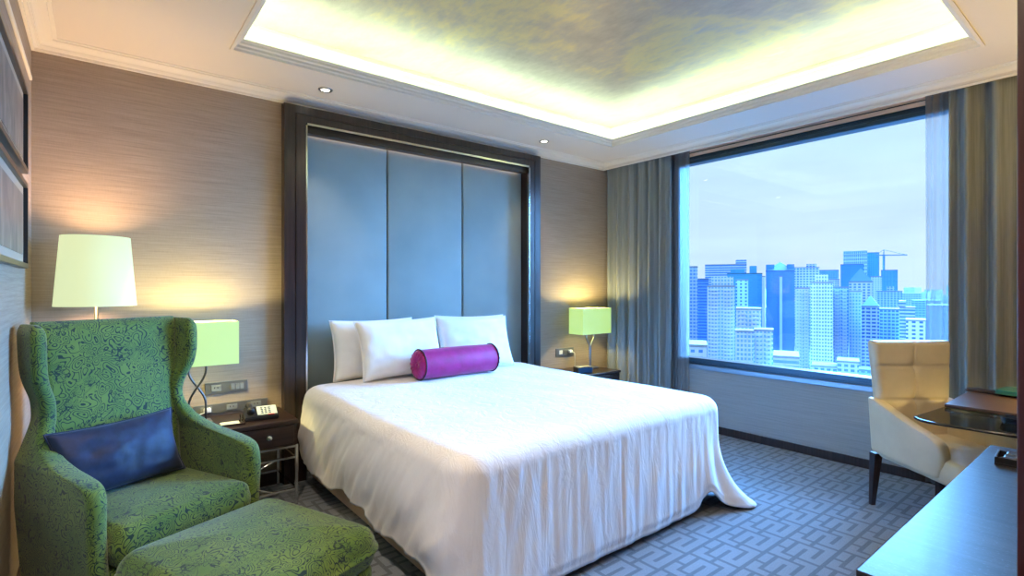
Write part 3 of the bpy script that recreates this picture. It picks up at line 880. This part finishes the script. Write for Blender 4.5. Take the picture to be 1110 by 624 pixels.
for s in (-1,1):
    o = obj('wing_and_arm', side_panel(s), M['green'], ac, True)
    md = o.modifiers.new('round','SUBSURF'); md.levels = 1; md.render_levels = 1
# back
rings = []
for k in range(31):
    z = .22+.965*k/30; v = k/30
    hw = .292; yc = .195+.065*v; th = .052
    e = 1 if z < 1.14 else max(.15, math.sqrt(max(0,1-((z-1.14)/.047)**2)))
    ring = []
    for (x_,y_) in rrect(hw, th*e, .05*e, 0, 0, 6):
        ring.append(Vector((x_, y_+yc-.018*math.cos(x_/hw*PI/2)*math.sin(PI*min(1,v*1.05))*(1 if y_<0 else 0) + .02*(abs(x_)/hw)**2*0, z)))
    rings.append(ring)
bm = bmesh.new(); loft(bm, rings); obj('backrest', bm, M['green'], ac, True)
bm = softbox(.282,.275,.27,.435,.05,.045,.022,.008); bmesh.ops.translate(bm, verts=bm.verts, vec=(0,-.105,0)); obj('seat_cushion', bm, M['green'], ac, True)
bm = softbox(.30,.27,.10,.275,.03,.02,0,0); bmesh.ops.translate(bm, verts=bm.verts, vec=(0,-.06,0)); obj('seat_rail', bm, M['green'], ac, True)
for sx in (-1,1):
    for sy in (-.28,.17):
        b = bmesh.new(); loft(b, [[Vector((sx*.29+a*q, sy+b_*q, z)) for a,b_ in ((-1,-1),(1,-1),(1,1),(-1,1))] for z,q in ((0,.014),(.11,.024))]); obj('leg', b, M['darkwood'], ac)
nc = thing('cushion', 'navy blue rectangular cushion leaning on the green armchair', 'cushion', (0,0,0))
nc.rotation_mode = 'XYZ'
def local_ac(x_,y_,z_):
    a = R(25); return (.158+x_*math.cos(a)-y_*math.sin(a), 2.86+x_*math.sin(a)+y_*math.cos(a), z_)
nc.location = local_ac(-.06, .045, .600); nc.rotation_euler = (R(-20), R(-1), R(25))
obj('cover', pillow_bm(.50,.30,.13,21,.09), M['navy'], nc, True)
obj('piping', pillow_edge(.50,.30,.09,.0035), M['navy'], nc, True)
ot = thing('ottoman', 'green patterned ottoman standing in front of the green armchair', 'ottoman', (.455,2.10,0), R(22))
bm = softbox(.325,.345,.24,.405,.09,.07,.028,.012); obj('cushion_top', bm, M['green'], ot, True)
bm = softbox(.31,.33,.09,.25,.07,.02,0,0); obj('upholstered_base', bm, M['green'], ot, True)
for sx in (-1,1):
    for sy in (-1,1):
        b = bmesh.new(); loft(b, [[Vector((sx*.23+a*q, sy*.26+b_*q, z)) for a,b_ in ((-1,-1),(1,-1),(1,1),(-1,1))] for z,q in ((0,.014),(.10,.022))]); obj('leg', b, M['darkwood'], ot)
# ------------------------------------------------------------------ desk chair
# local: +x lateral (towards window), -y facing; near rear corner at (-W/2, D/2)
da = math.atan2(-.61,.79)
dcx, dcy = 3.69+.79*.24-.61*.27, 1.115-.61*.24-.79*.27
dc = thing('desk_chair', 'cream upholstered armchair with dark legs pulled up to the desk', 'armchair', (dcx,dcy,0), da)
HW, HD = .242, .27
# back: slightly flared, tufted on its front
rings = []
for k in range(76):
    v = k/75; z = .36+.65*v
    hw = HW-.045+.045*v; yc = HD-.045+.035*v; th = .038
    e = 1 if z < .985 else max(.3, math.sqrt(max(0,1-((z-.985)/.028)**2)))
    ring = []
    for (x_,y_) in rrect(hw-.012*(1-e), th*e, .03*e, 0, 0, 5): ring.append(Vector((x_,y_+yc,z)))
    res = []
    for a,b in zip(ring, ring[1:]+ring[:1]):
        res.append(a)
        if (b-a).length > .1:
            for q in range(1,70): res.append(a.lerp(b,q/70))
    out = []
    for p in res:
        if p.y < yc-.5*th:
            gx = min(abs(p.x-q_) for q_ in (0,)); gz = min(abs(p.z-q_) for q_ in (.66,.86))
            dd = .007*math.exp(-(gx/.006)**2)+.007*math.exp(-(gz/.007)**2)+.014*math.exp(-((p.x/.03)**2+(gz/.03)**2))
            p = Vector((p.x,p.y+dd-.01*(1-(p.x/hw)**2),p.z))
        out.append(p)
    rings.append(out)
bm = bmesh.new(); loft(bm, rings); obj('backrest', bm, M['cream'], dc, True)
# arms
def arm(s):
    front = [(.335,-.235),(.40,-.262),(.48,-.268),(.515,-.255),(.538,-.225),(.552,-.18),(.565,-.12),(.582,-.05),(.602,.02),(.625,.09),(.645,.16),(.665,.225)]
    rings = []; zs = [.335,.36,.40,.44,.47,.49,.505,.515,.525,.533,.540,.547,.555,.565,.577,.59,.607,.625,.643,.655,.665]
    def lin(tab,x):
        for (a,b),(c,d) in zip(tab,tab[1:]):
            if x <= c: return b+(d-b)*(x-a)/(c-a)
        return tab[-1][1]
    for z in zs:
        f = lin(front,z); bk = HD-.01+.02*(z-.33)/.38; th = .062
        ring = [Vector((s*(HW-th/2+.008*(z-.33)/.3)+x_, y_+(bk+f)/2, z)) for x_,y_ in rrect(th/2,(bk-f)/2,.028,0,0,5)]
        rings.append(ring)
    bm = bmesh.new(); loft(bm, rings); return bm
for s in (-1,1):
    o = obj('armrest', arm(s), M['cream'], dc, True); md = o.modifiers.new('r','SUBSURF'); md.levels = 1; md.render_levels = 1
bm = softbox(HW-.012,.31,.315,.455,.05,.035,.012,.006); bmesh.ops.translate(bm, verts=bm.verts, vec=(0,-.075,0))
for v in bm.verts:
    if v.co.z > .44: v.co.z -= .014*math.exp(-((v.co.x/.03)**2+((v.co.y+.08)/.03)**2))
obj('seat', bm, M['cream'], dc, True)
for sx in (-1,1):
    for (sy,ty) in ((HD-.02,.035),(-.33,-.0)):
        b = bmesh.new()
        loft(b, [[Vector((sx*(HW-.035)+a*q, sy-.02*0+o_+b_*q, z)) for a,b_ in ((-1,-1),(1,-1),(1,1),(-1,1))] for z,q,o_ in ((0,.012,ty),(.33,.024,0))]); obj('leg', b, M['darkwood'], dc)
# ------------------------------------------------------------------ desk
dk = thing('desk', 'desk with a dark wood top over a clear glass leaf by the window', 'desk', (3.3,0,0))
def dl(bm_): bmesh.ops.translate(bm_, verts=bm_.verts, vec=(-3.3,0,0)); return bm_
obj('desktop', dl(bx(3.215,3.74,-.28,.655,.752,.768,.003)), M['desktop'], dk)
obj('back_ledge', dl(bx(3.70,3.775,-.28,.665,.768,.782,.003)), M['darkwood'], dk)
poly = [(3.34,-.28),(2.83,-.28),(2.83,.60)]
for k in range(9):
    a = R(180-70*k/8); poly.append((2.83+.10+.10*math.cos(a), .60+.10*math.sin(a)))
poly += [(3.25,.655),(3.34,.655)]
gl = obj('glass_leaf', dl(prism(bmesh.new(), poly, .738,.750)), M['deskglass'], dk)
edge = [(x_,y_,.744) for x_,y_ in poly[1:-1]]
obj('glass_edge', dl(tube(bmesh.new(), edge, .0062, 8)), M['handle_lip'], dk, True)
for (x_,y_) in ((3.70,.05),(3.70,-.24),(2.92,-.24)):
    obj('leg', dl(bx(x_-.018,x_+.018,y_-.018,y_+.018,0,.738,.003)), M['steel'], dk)
obj('beam', dl(bx(3.685,3.715,-.24,.54,.722,.752,.002)), M['darkwood'], dk)
obj('side_beam', dl(bx(2.9,3.715,-.255,-.225,.70,.738,.002)), M['darkwood'], dk)
bk = thing('book', 'thin teal folder lying on the ledge at the back of the desk', 'folder', (3.66,.40,.782), R(-8))
bk.location.x = 3.715
obj('cover', bx(-.085,.085,-.13,.13,0,.004,.001), M['teal'], bk); obj('pages', bx(-.08,.078,-.125,.125,.004,.016), M['teal'], bk); obj('cover', bx(-.085,.085,-.13,.13,.016,.020,.001), M['teal'], bk)
ag = thing('glass_dish', 'small blue glass dish on the clear glass leaf of the desk', 'dish', (3.06,.385,.7508))
b = bmesh.new(); lathe(b, [(0,0),(.042,0),(.052,.028),(.046,.028),(.036,.008),(0,.008)], 8); obj('bowl', b, M['blueglass'], ag)
# desk lamp just out of view, source of the yellow glow on curtain and chair
dl_ = thing('desk_lamp', 'lit lamp standing on the right part of the desk', 'lamp', (3.50,.02,.768))
obj('base', lathe(bmesh.new(), [(0,0),(.07,0),(.07,.012),(.012,.018),(0,.018)], 32), M['brushed'], dl_, True)
obj('stem', lathe(bmesh.new(), [(0,.015),(.007,.015),(.007,.30),(0,.30)], 12), M['brushed'], dl_, True)
obj('lamp_shade', lathe(bmesh.new(), [(.12,.25),(.10,.42),(.097,.42),(.117,.25),(.12,.25)], 40), M['shade_box'], dl_, True)
pl = bpy.data.lights.new('desk_lamp_light','POINT'); pl.energy = 90; pl.color = (1,.74,.26); pl.shadow_soft_size = .05
lo = bpy.data.objects.new('desk_lamp_light', pl); C.objects.link(lo); lo.location = (3.50,.02,.768+.32)
# ------------------------------------------------------------------ counter
ct = thing('counter', 'long dark wood counter with a glossy top in the right foreground', 'counter', (1.9,.05,0))
def cl(bm_): bmesh.ops.translate(bm_, verts=bm_.verts, vec=(-1.9,-.05,0)); return bm_
CX0, CX1, CY0, CY1 = 1.222, 2.585, YN+.002, .392
obj('worktop', cl(bx(CX0,CX1,CY0,CY1,.712,.750,.002)), M['topwood'], ct)
obj('cabinet', cl(bx(CX0+.02,CX1-.02,CY0,CY1-.03,.06,.712)), M['redwood'], ct)
obj('plinth', cl(bx(CX0+.04,CX1-.04,CY0,CY1-.06,0,.06)), M['black'], ct)
for i in range(2):
    for j in range(3):
        a = CX0+.03+i*.655; z0 = .08+j*.21
        d_ = obj('drawer', cl(bx(a,a+.645,CY1-.031,CY1-.014,z0,z0+.20,.002)), M['redwood'], ct)
        obj('handle', cl(bx(a+.26,a+.385,CY1-.014,CY1-.002,z0+.15,z0+.162,.003)), M['brushed'], d_)
cb = obj('partition_panel', bx(1.38,1.425,YN+.001,.172,.751,2.60,.004), M['redwood'])
tag(cb, 'tall red-brown wood panel rising from the counter at the right edge', 'panel')
rt = thing('remote_tray', 'black leather tray holding remote controls on the counter', 'tray', (2.37,.245,.750), R(4))
b = bmesh.new(); box(b,-.055,.055,-.10,.10,0,.006,.001); 
for q in ((-.055,.055,-.10,-.094),(-.055,.055,.094,.10),(-.055,-.049,-.094,.094),(.049,.055,-.094,.094)): box(b,q[0],q[1],q[2],q[3],.006,.026,.001)
obj('tray_body', b, M['black'], rt)
for i,x_ in enumerate((-.024,.024)):
    rc = thing('remote_control', ('black remote control in the tray, nearer the armchair side','black remote control in the tray, nearer the desk')[i], 'remote control', (2.37+x_,.245,.757), R(4), 'remote controls in the leather tray')
    bd = obj('body', bx(-.020,.020,-.078,.078,0,.020,.004), M['black'], rc)
    for r_ in range(6):
        for c_ in range(3):
            obj('button', bx(-.014+c_*.0115,-.014+c_*.0115+.007,-.06+r_*.02,-.06+r_*.02+.009,.020,.0225), M['key'], rc)
# ------------------------------------------------------------------ city
Z0 = -105
def ratio(px):
    u = (px-555)/562.7; return (.6252+.7804*u), (.7804-.6252*u)
def P(px, D):                     # point at depth D along the view bearing of px
    a,b = ratio(px); return a*D, b*D
def facade(name, wall, glassc, fh, cw, a, b, stripe=False):
    t = NT(name); tc = t.n('ShaderNodeTexCoord'); so = t.n('ShaderNodeSeparateXYZ'); sn = t.n('ShaderNodeSeparateXYZ')
    t.l(tc.outputs['Object'], so.inputs[0]); t.l(tc.outputs['Normal'], sn.inputs[0])
    ax = t.math('GREATER_THAN', t.math('ABSOLUTE', sn.outputs[0]), .7)
    h = t.math('ADD', t.math('MULTIPLY', so.outputs[1], ax), t.math('MULTIPLY', so.outputs[0], t.math('SUBTRACT', 1.0, ax)))
    rz = t.math('GREATER_THAN', t.math('FRACT', t.math('DIVIDE', t.math('ADD', so.outputs[2], 500.0), fh)), a)
    m_ = rz
    if b > 0:
        rx = t.math('GREATER_THAN', t.math('FRACT', t.math('DIVIDE', t.math('ADD', h, 500.0), cw)), b); m_ = t.math('MULTIPLY', rz, rx)
    m_ = t.math('MULTIPLY', m_, t.math('LESS_THAN', t.math('ABSOLUTE', sn.outputs[2]), .5))
    bays = t.math('GREATER_THAN', t.math('FRACT', t.math('DIVIDE', t.math('ADD', h, 503.0), cw*4.3)), .86)
    gc = t.mix(t.noise(t.coord((.3,.3,.3)), 1.0, 1, .5), glassc, tuple(min(1,q*1.7) for q in glassc))
    c = t.mix(m_, t.mix(t.math('MULTIPLY', bays, .25), wall, tuple(q*.7 for q in wall)), gc)
    t.pbsdf(c, .6, spec=.3); return t.m
W_ = (.60,.62,.64); WB = (.42,.52,.62);  # farther towers get paler, bluer walls: haze put into the colour
bidx = [0]
def building(px0, px1, ytop, D, depth, label, wall, glassc, fh=3.4, cw=4.0, a=.45, b=.35, rot=None, tops=(), balc=0, roof=None, name='tower', cat='building'):
    """front face spans px0..px1 at depth D; tops: (f0,f1,extra height, inset)"""
    D *= 2.6; depth *= 1.5
    pc = (px0+px1)/2; x0,y0 = P(px0,D); x1,y1 = P(px1,D)
    a0 = math.atan2(y0,x0); a1 = math.atan2(y1,x1); xc,yc = P(pc,D); dist = math.hypot(xc,yc)
    w = 2*dist*math.tan(abs(a0-a1)/2); ang = math.atan2(yc,xc)-PI/2+(rot or 0)
    zt = CH+(312-ytop)/562.7*D
    root = thing(name, label, cat, (xc,yc,Z0), ang)
    H = zt-Z0; m = facade('facade_%s' % chr(97+bidx[0]%26)+str(bidx[0]), wall, glassc, fh, cw, a, b); bidx[0] += 1
    # slight recess between bays for depth
    bm = bmesh.new(); box(bm, -w/2, w/2, 0, depth, 0, H)
    obj('walls', bm, m, root)
    plain = simple('roof_paint', wall, .7)
    cap = simple('roof_felt', tuple(q*.42 for q in wall), .8)
    obj('parapet', bx(-w/2-.3, w/2+.3, -.3, depth+.3, H, H+1.4), cap, root)
    for (f0,f1,hh,ins) in tops:
        obj('upper_block', bx(-w/2+f0*w, -w/2+f1*w, ins, depth-ins, H+1.4, H+1.4+hh*2.2), m, root)
    if balc:
        n = int(min(34, H/fh)); 
        for k in range(n):
            z = H-fh*(k+1)+.0
            b_ = bmesh.new()
            for q in range(balc):
                c0 = -w/2+(q+.5)*w/balc; hw = w/balc*.30
                box(b_, c0-hw, c0+hw, -1.6, 0, z, z+1.2)
            obj('balcony', b_, plain, root)
    if roof:
        b_ = bmesh.new(); zz = H+1.4; ra = [b_.verts.new(p) for p in ((-w/2,-.5,zz),(w/2,-.5,zz),(w/2,depth,zz),(-w/2,depth,zz))]; ap = b_.verts.new((0,depth/2,zz+roof*2.2))
        for k in range(4): b_.faces.new((ra[k],ra[(k+1)%4],ap))
        b_.faces.new(ra); obj('roof', b_, simple('roof_slate',(.06,.18,.38),.6), root)
    return root
bl = (.06,.17,.36); bd = (.02,.09,.24); bp = (.13,.28,.48); sk = (.12,.26,.46)
building(735,756,290,190,20,'pale blue slab tower at the left edge of the window view',WB,bl,3.3,3,.4,.3, tops=((.2,.6,3,3),))
building(752,768,303,230,25,'blue tower with close horizontal bands beside the left curtain',bp,bd,3.4,3,.45,0)
building(764,809,287,420,40,'wide white office slab with dark horizontal stripes far at the left',W_,bl,5.0,5,.45,0, tops=((.75,1.0,4,5),))
building(766.5,796.5,311,175,22,'white stepped residential tower with stacked balconies at the left of the view',W_,bp,3.1,2.6,.42,.38,balc=2,tops=((.15,.95,3.5,2),))
building(797.5,811,304,180,18,'pale blue stair core tower joined behind the white balcony tower',(.45,.62,.85),bd,3.1,4.0,.5,.62)
building(788,826,297,300,30,'teal glass office tower behind the white balcony towers',(.08,.34,.50),(.05,.24,.42),3.6,3,.4,.15, tops=((.65,.85,5,6),(.1,.5,3,4)))
building(826,829.5,300,286,6,'narrow plain white tower edge beside the teal office tower',W_,W_,3.6,3,.9,.9)
building(798,825,336,150,18,'white apartment block of middle height in front of the teal tower',W_,bp,3.1,2.6,.4,.4,balc=2)
building(817.5,838,359,140,12,'lower white apartment block in front, topmost floors at the frame of the street',W_,bp,3.1,2.4,.4,.4,balc=2)
building(797,816.5,360,139,12,'low white apartment wing left of the lower white block',W_,sk,3.1,2.4,.4,.35)
building(830,861,294,290,30,'dark blue glass tower with a gabled top in the middle of the view',(.09,.28,.58),(.05,.20,.46),3.6,2.4,.25,.3, roof=6, tops=((.0,.3,4,4),(.75,1,4,4)))
building(845,848,300,287,4,'pale vertical fin on the dark blue glass tower',(.45,.65,.88),(.45,.65,.88),3.6,2,.9,.9)
building(860,888,290,430,35,'white gridded office tower behind the dark blue tower',W_,bl,5.5,6,.4,.35, tops=((.5,.9,3,5),))
building(886,909,293,520,40,'mid blue block with a flat top beside the white gridded tower',(.22,.46,.75),bl,4.5,5,.4,.2)
building(888,910,303,400,20,'pale low tower peeking above the big residential tower',W_,sk,4,4,.5,.4)
building(862,877.5,313,185,24,'left wing of the big white residential tower',W_,bp,3.1,2.4,.38,.42,balc=2)
building(878.5,902.5,307,180,26,'central block of the big white residential tower',(.85,.87,.90),bp,3.1,2.2,.4,.45,balc=3,tops=((.2,.8,3,3),))
building(903.5,919.5,312,184,24,'blue glazed wing of the big white residential tower',WB,bl,3.1,2.2,.35,.3,balc=2)
building(920.5,934,316,190,20,'right wing of the big white residential tower',W_,bp,3.1,2.4,.4,.4)
building(911,936,287,390,30,'plain dark blue block below the tall grey-topped skyscraper',(.07,.26,.55),(.06,.23,.5),4,4,.5,.5)
building(914,940,276,520,45,'tallest skyscraper with a columned white crown',(.55,.72,.88),bl,9,4.2,.3,.4, tops=((.0,1,4,0),))
building(938,953,274,540,45,'blue side block of the tallest skyscraper',(.12,.36,.66),bd,5,4,.4,.3)
building(955,973,293,480,35,'dark blue unfinished tower standing under the construction crane',(.10,.32,.62),(.05,.2,.45),5,6,.35,.5)
building(920,946,306,260,22,'white building with a blue pyramid roof in the middle distance',W_,bl,3.6,5,.4,.45, roof=8)
building(944,956,300,360,20,'white upright tower left of the unfinished tower',W_,bp,3.6,4,.5,.5)
building(950,978,316,300,24,'pale apartment blocks stacked below the unfinished tower',WB,bl,3.4,4,.4,.4, tops=((.4,.7,3,3),))
building(934,953,333,175,18,'balcony tower with a small blue pointed roof left of the chair',WB,bd,3.1,4,.45,.25,balc=2, roof=4)
building(953,975,336,185,20,'blue and white balcony tower just behind the chair back',(.40,.60,.85),bl,3.1,3,.4,.3,balc=2)
building(972,992,334,215,20,'white stepped office block at the right of the view',W_,bl,3.6,3,.5,0, tops=((.1,.5,3,3),))
building(982,1003,348,170,20,'white low block with square windows near the right sheer curtain',(.9,.92,.93),bl,3.4,5,.5,.5)
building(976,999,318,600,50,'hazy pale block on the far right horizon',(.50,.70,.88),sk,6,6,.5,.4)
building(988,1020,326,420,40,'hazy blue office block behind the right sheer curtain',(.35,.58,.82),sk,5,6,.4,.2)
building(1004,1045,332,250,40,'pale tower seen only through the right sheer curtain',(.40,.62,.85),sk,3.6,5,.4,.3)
building(740,766,376,105,16,'low white building with a zigzag stair at the left bottom of the window',W_,bl,3.5,4,.55,.5,name='office_building')
building(838,866,388,125,20,'low white terraced building at the bottom middle of the window',W_,sk,3.3,3,.45,0,name='office_building')
building(880,907,398,150,14,'low white house roofs at the bottom right of the window',W_,bl,3.5,4,.45,.4,name='office_building')
building(907.5,931,393,145,14,'low pale block with dark windows below the residential tower',W_,bl,3.4,4,.45,.4,name='office_building')
building(925,950,402,155,10,'low blue-roofed block just left of the chair back',(.30,.52,.78),bl,3.5,4,.45,.4,name='office_building')
rnd = random.Random(9)
for i in range(26):                # far skyline: small blocks on the horizon, haze mixed into their wall colours
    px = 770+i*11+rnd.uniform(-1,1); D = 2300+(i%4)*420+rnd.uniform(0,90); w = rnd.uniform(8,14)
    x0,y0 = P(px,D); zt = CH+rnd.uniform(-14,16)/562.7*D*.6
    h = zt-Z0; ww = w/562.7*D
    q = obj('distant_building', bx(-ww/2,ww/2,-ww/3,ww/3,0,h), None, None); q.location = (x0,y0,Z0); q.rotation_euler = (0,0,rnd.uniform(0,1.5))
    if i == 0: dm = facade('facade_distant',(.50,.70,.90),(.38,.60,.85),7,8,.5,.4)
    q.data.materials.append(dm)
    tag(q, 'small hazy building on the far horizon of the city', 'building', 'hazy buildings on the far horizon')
# crane
cr0 = P(958,1330); zc = CH+(312-277)/562.7*1330
cn = thing('tower_crane', 'thin construction crane above the unfinished blue tower', 'crane', (cr0[0],cr0[1],Z0), R(-52))
cm = simple('crane_paint',(.12,.26,.45),.6)
obj('mast', bx(-2,2,-2,2,0,zc-Z0+3), cm, cn); obj('jib', bx(-22,52,-1.2,1.2,zc-Z0,zc-Z0+2.4), cm, cn)
b = bmesh.new(); tube(b,[(0,0,zc-Z0+15),(48,0,zc-Z0+2)],.6,5); tube(b,[(0,0,zc-Z0+15),(-20,0,zc-Z0+2)],.6,5); tube(b,[(0,0,zc-Z0),(0,0,zc-Z0+15)],1.2,5); obj('stay', b, cm, cn)
gnd = struct('ground', bx(20,6500,-3000,7500,Z0-2,Z0), simple('city_ground',(.07,.09,.11),.9)); gnd.name = 'ground'
# ------------------------------------------------------------------ world: bright sky, milky near the horizon
wd = bpy.data.worlds.new('sky'); bpy.context.scene.world = wd; wd.use_nodes = True
nt = wd.node_tree; nt.nodes.clear()
N = nt.nodes.new
o_ = N('ShaderNodeOutputWorld'); bg = N('ShaderNodeBackground'); nt.links.new(bg.outputs[0], o_.inputs[0])
tc = N('ShaderNodeTexCoord'); sp = N('ShaderNodeSeparateXYZ'); nt.links.new(tc.outputs['Generated'], sp.inputs[0])
rp = N('ShaderNodeValToRGB'); nt.links.new(sp.outputs[2], rp.inputs[0]); e = rp.color_ramp.elements
e[0].position = 0; e[0].color = (.76,.99,1.15,1); e[1].position = 1; e[1].color = (.8,1.8,4.0,1)
for p,c in ((.10,(.74,.98,1.2,1)),(.30,(.62,.93,1.3,1)),(.42,(.8,1.5,2.8,1)),(.6,(.9,1.9,4,1))):
    q = e.new(p); q.color = c
mp = N('ShaderNodeMapping'); mp.inputs['Scale'].default_value = (1,1,5); nt.links.new(tc.outputs['Generated'], mp.inputs[0])
nz = N('ShaderNodeTexNoise'); nz.inputs['Scale'].default_value = 3; nz.inputs['Detail'].default_value = 5; nt.links.new(mp.outputs[0], nz.inputs['Vector'])
cr_ = N('ShaderNodeMapRange'); nt.links.new(nz.outputs['Fac'], cr_.inputs[0]); cr_.inputs[1].default_value = .3; cr_.inputs[2].default_value = .7; cr_.inputs[3].default_value = .90; cr_.inputs[4].default_value = 1.08
mx = N('ShaderNodeMix'); mx.data_type = 'RGBA'; mx.blend_type = 'MULTIPLY'; mx.inputs[0].default_value = 1
nt.links.new(rp.outputs[0], mx.inputs[6]); nt.links.new(cr_.outputs[0], mx.inputs[7]); nt.links.new(mx.outputs[2], bg.inputs[0])
bg.inputs[1].default_value = 1.0
# added broad bluish sun lamp, standing in for stronger skylight through the window
sn = bpy.data.lights.new('sun','SUN'); sn.energy = 80; sn.color = (.15,.46,1); sn.angle = R(75)
so_ = bpy.data.objects.new('sun', sn); C.objects.link(so_); so_.rotation_euler = Vector((.85,-.28,.42)).to_track_quat('Z','Y').to_euler()
# portal in the window opening (sampling aid for the sky light)
pt = bpy.data.lights.new('window_portal','AREA'); pt.shape = 'RECTANGLE'; pt.size = WZ1-WZ0; pt.size_y = WY1-WY0; pt.cycles.is_portal = True
po = bpy.data.objects.new('window_portal', pt); C.objects.link(po); po.location = (XR+.15,(WY0+WY1)/2,(WZ0+WZ1)/2); po.rotation_euler = (0,R(90),0)
# ------------------------------------------------------------------ camera
cam = bpy.data.cameras.new('camera'); co = bpy.data.objects.new('camera', cam); C.objects.link(co)
co.location = (0,0,CH); cam.sensor_width = 36; cam.lens = 36*562.7/1110; cam.clip_end = 12000; cam.clip_start = .02
co.rotation_euler = (R(90),0,-math.atan2(.6252,.7804))
S = bpy.context.scene; S.camera = co
vs = S.view_settings; vs.view_transform = 'Standard'; vs.look = 'None'; vs.exposure = 0; vs.gamma = 1; vs.use_curve_mapping = False
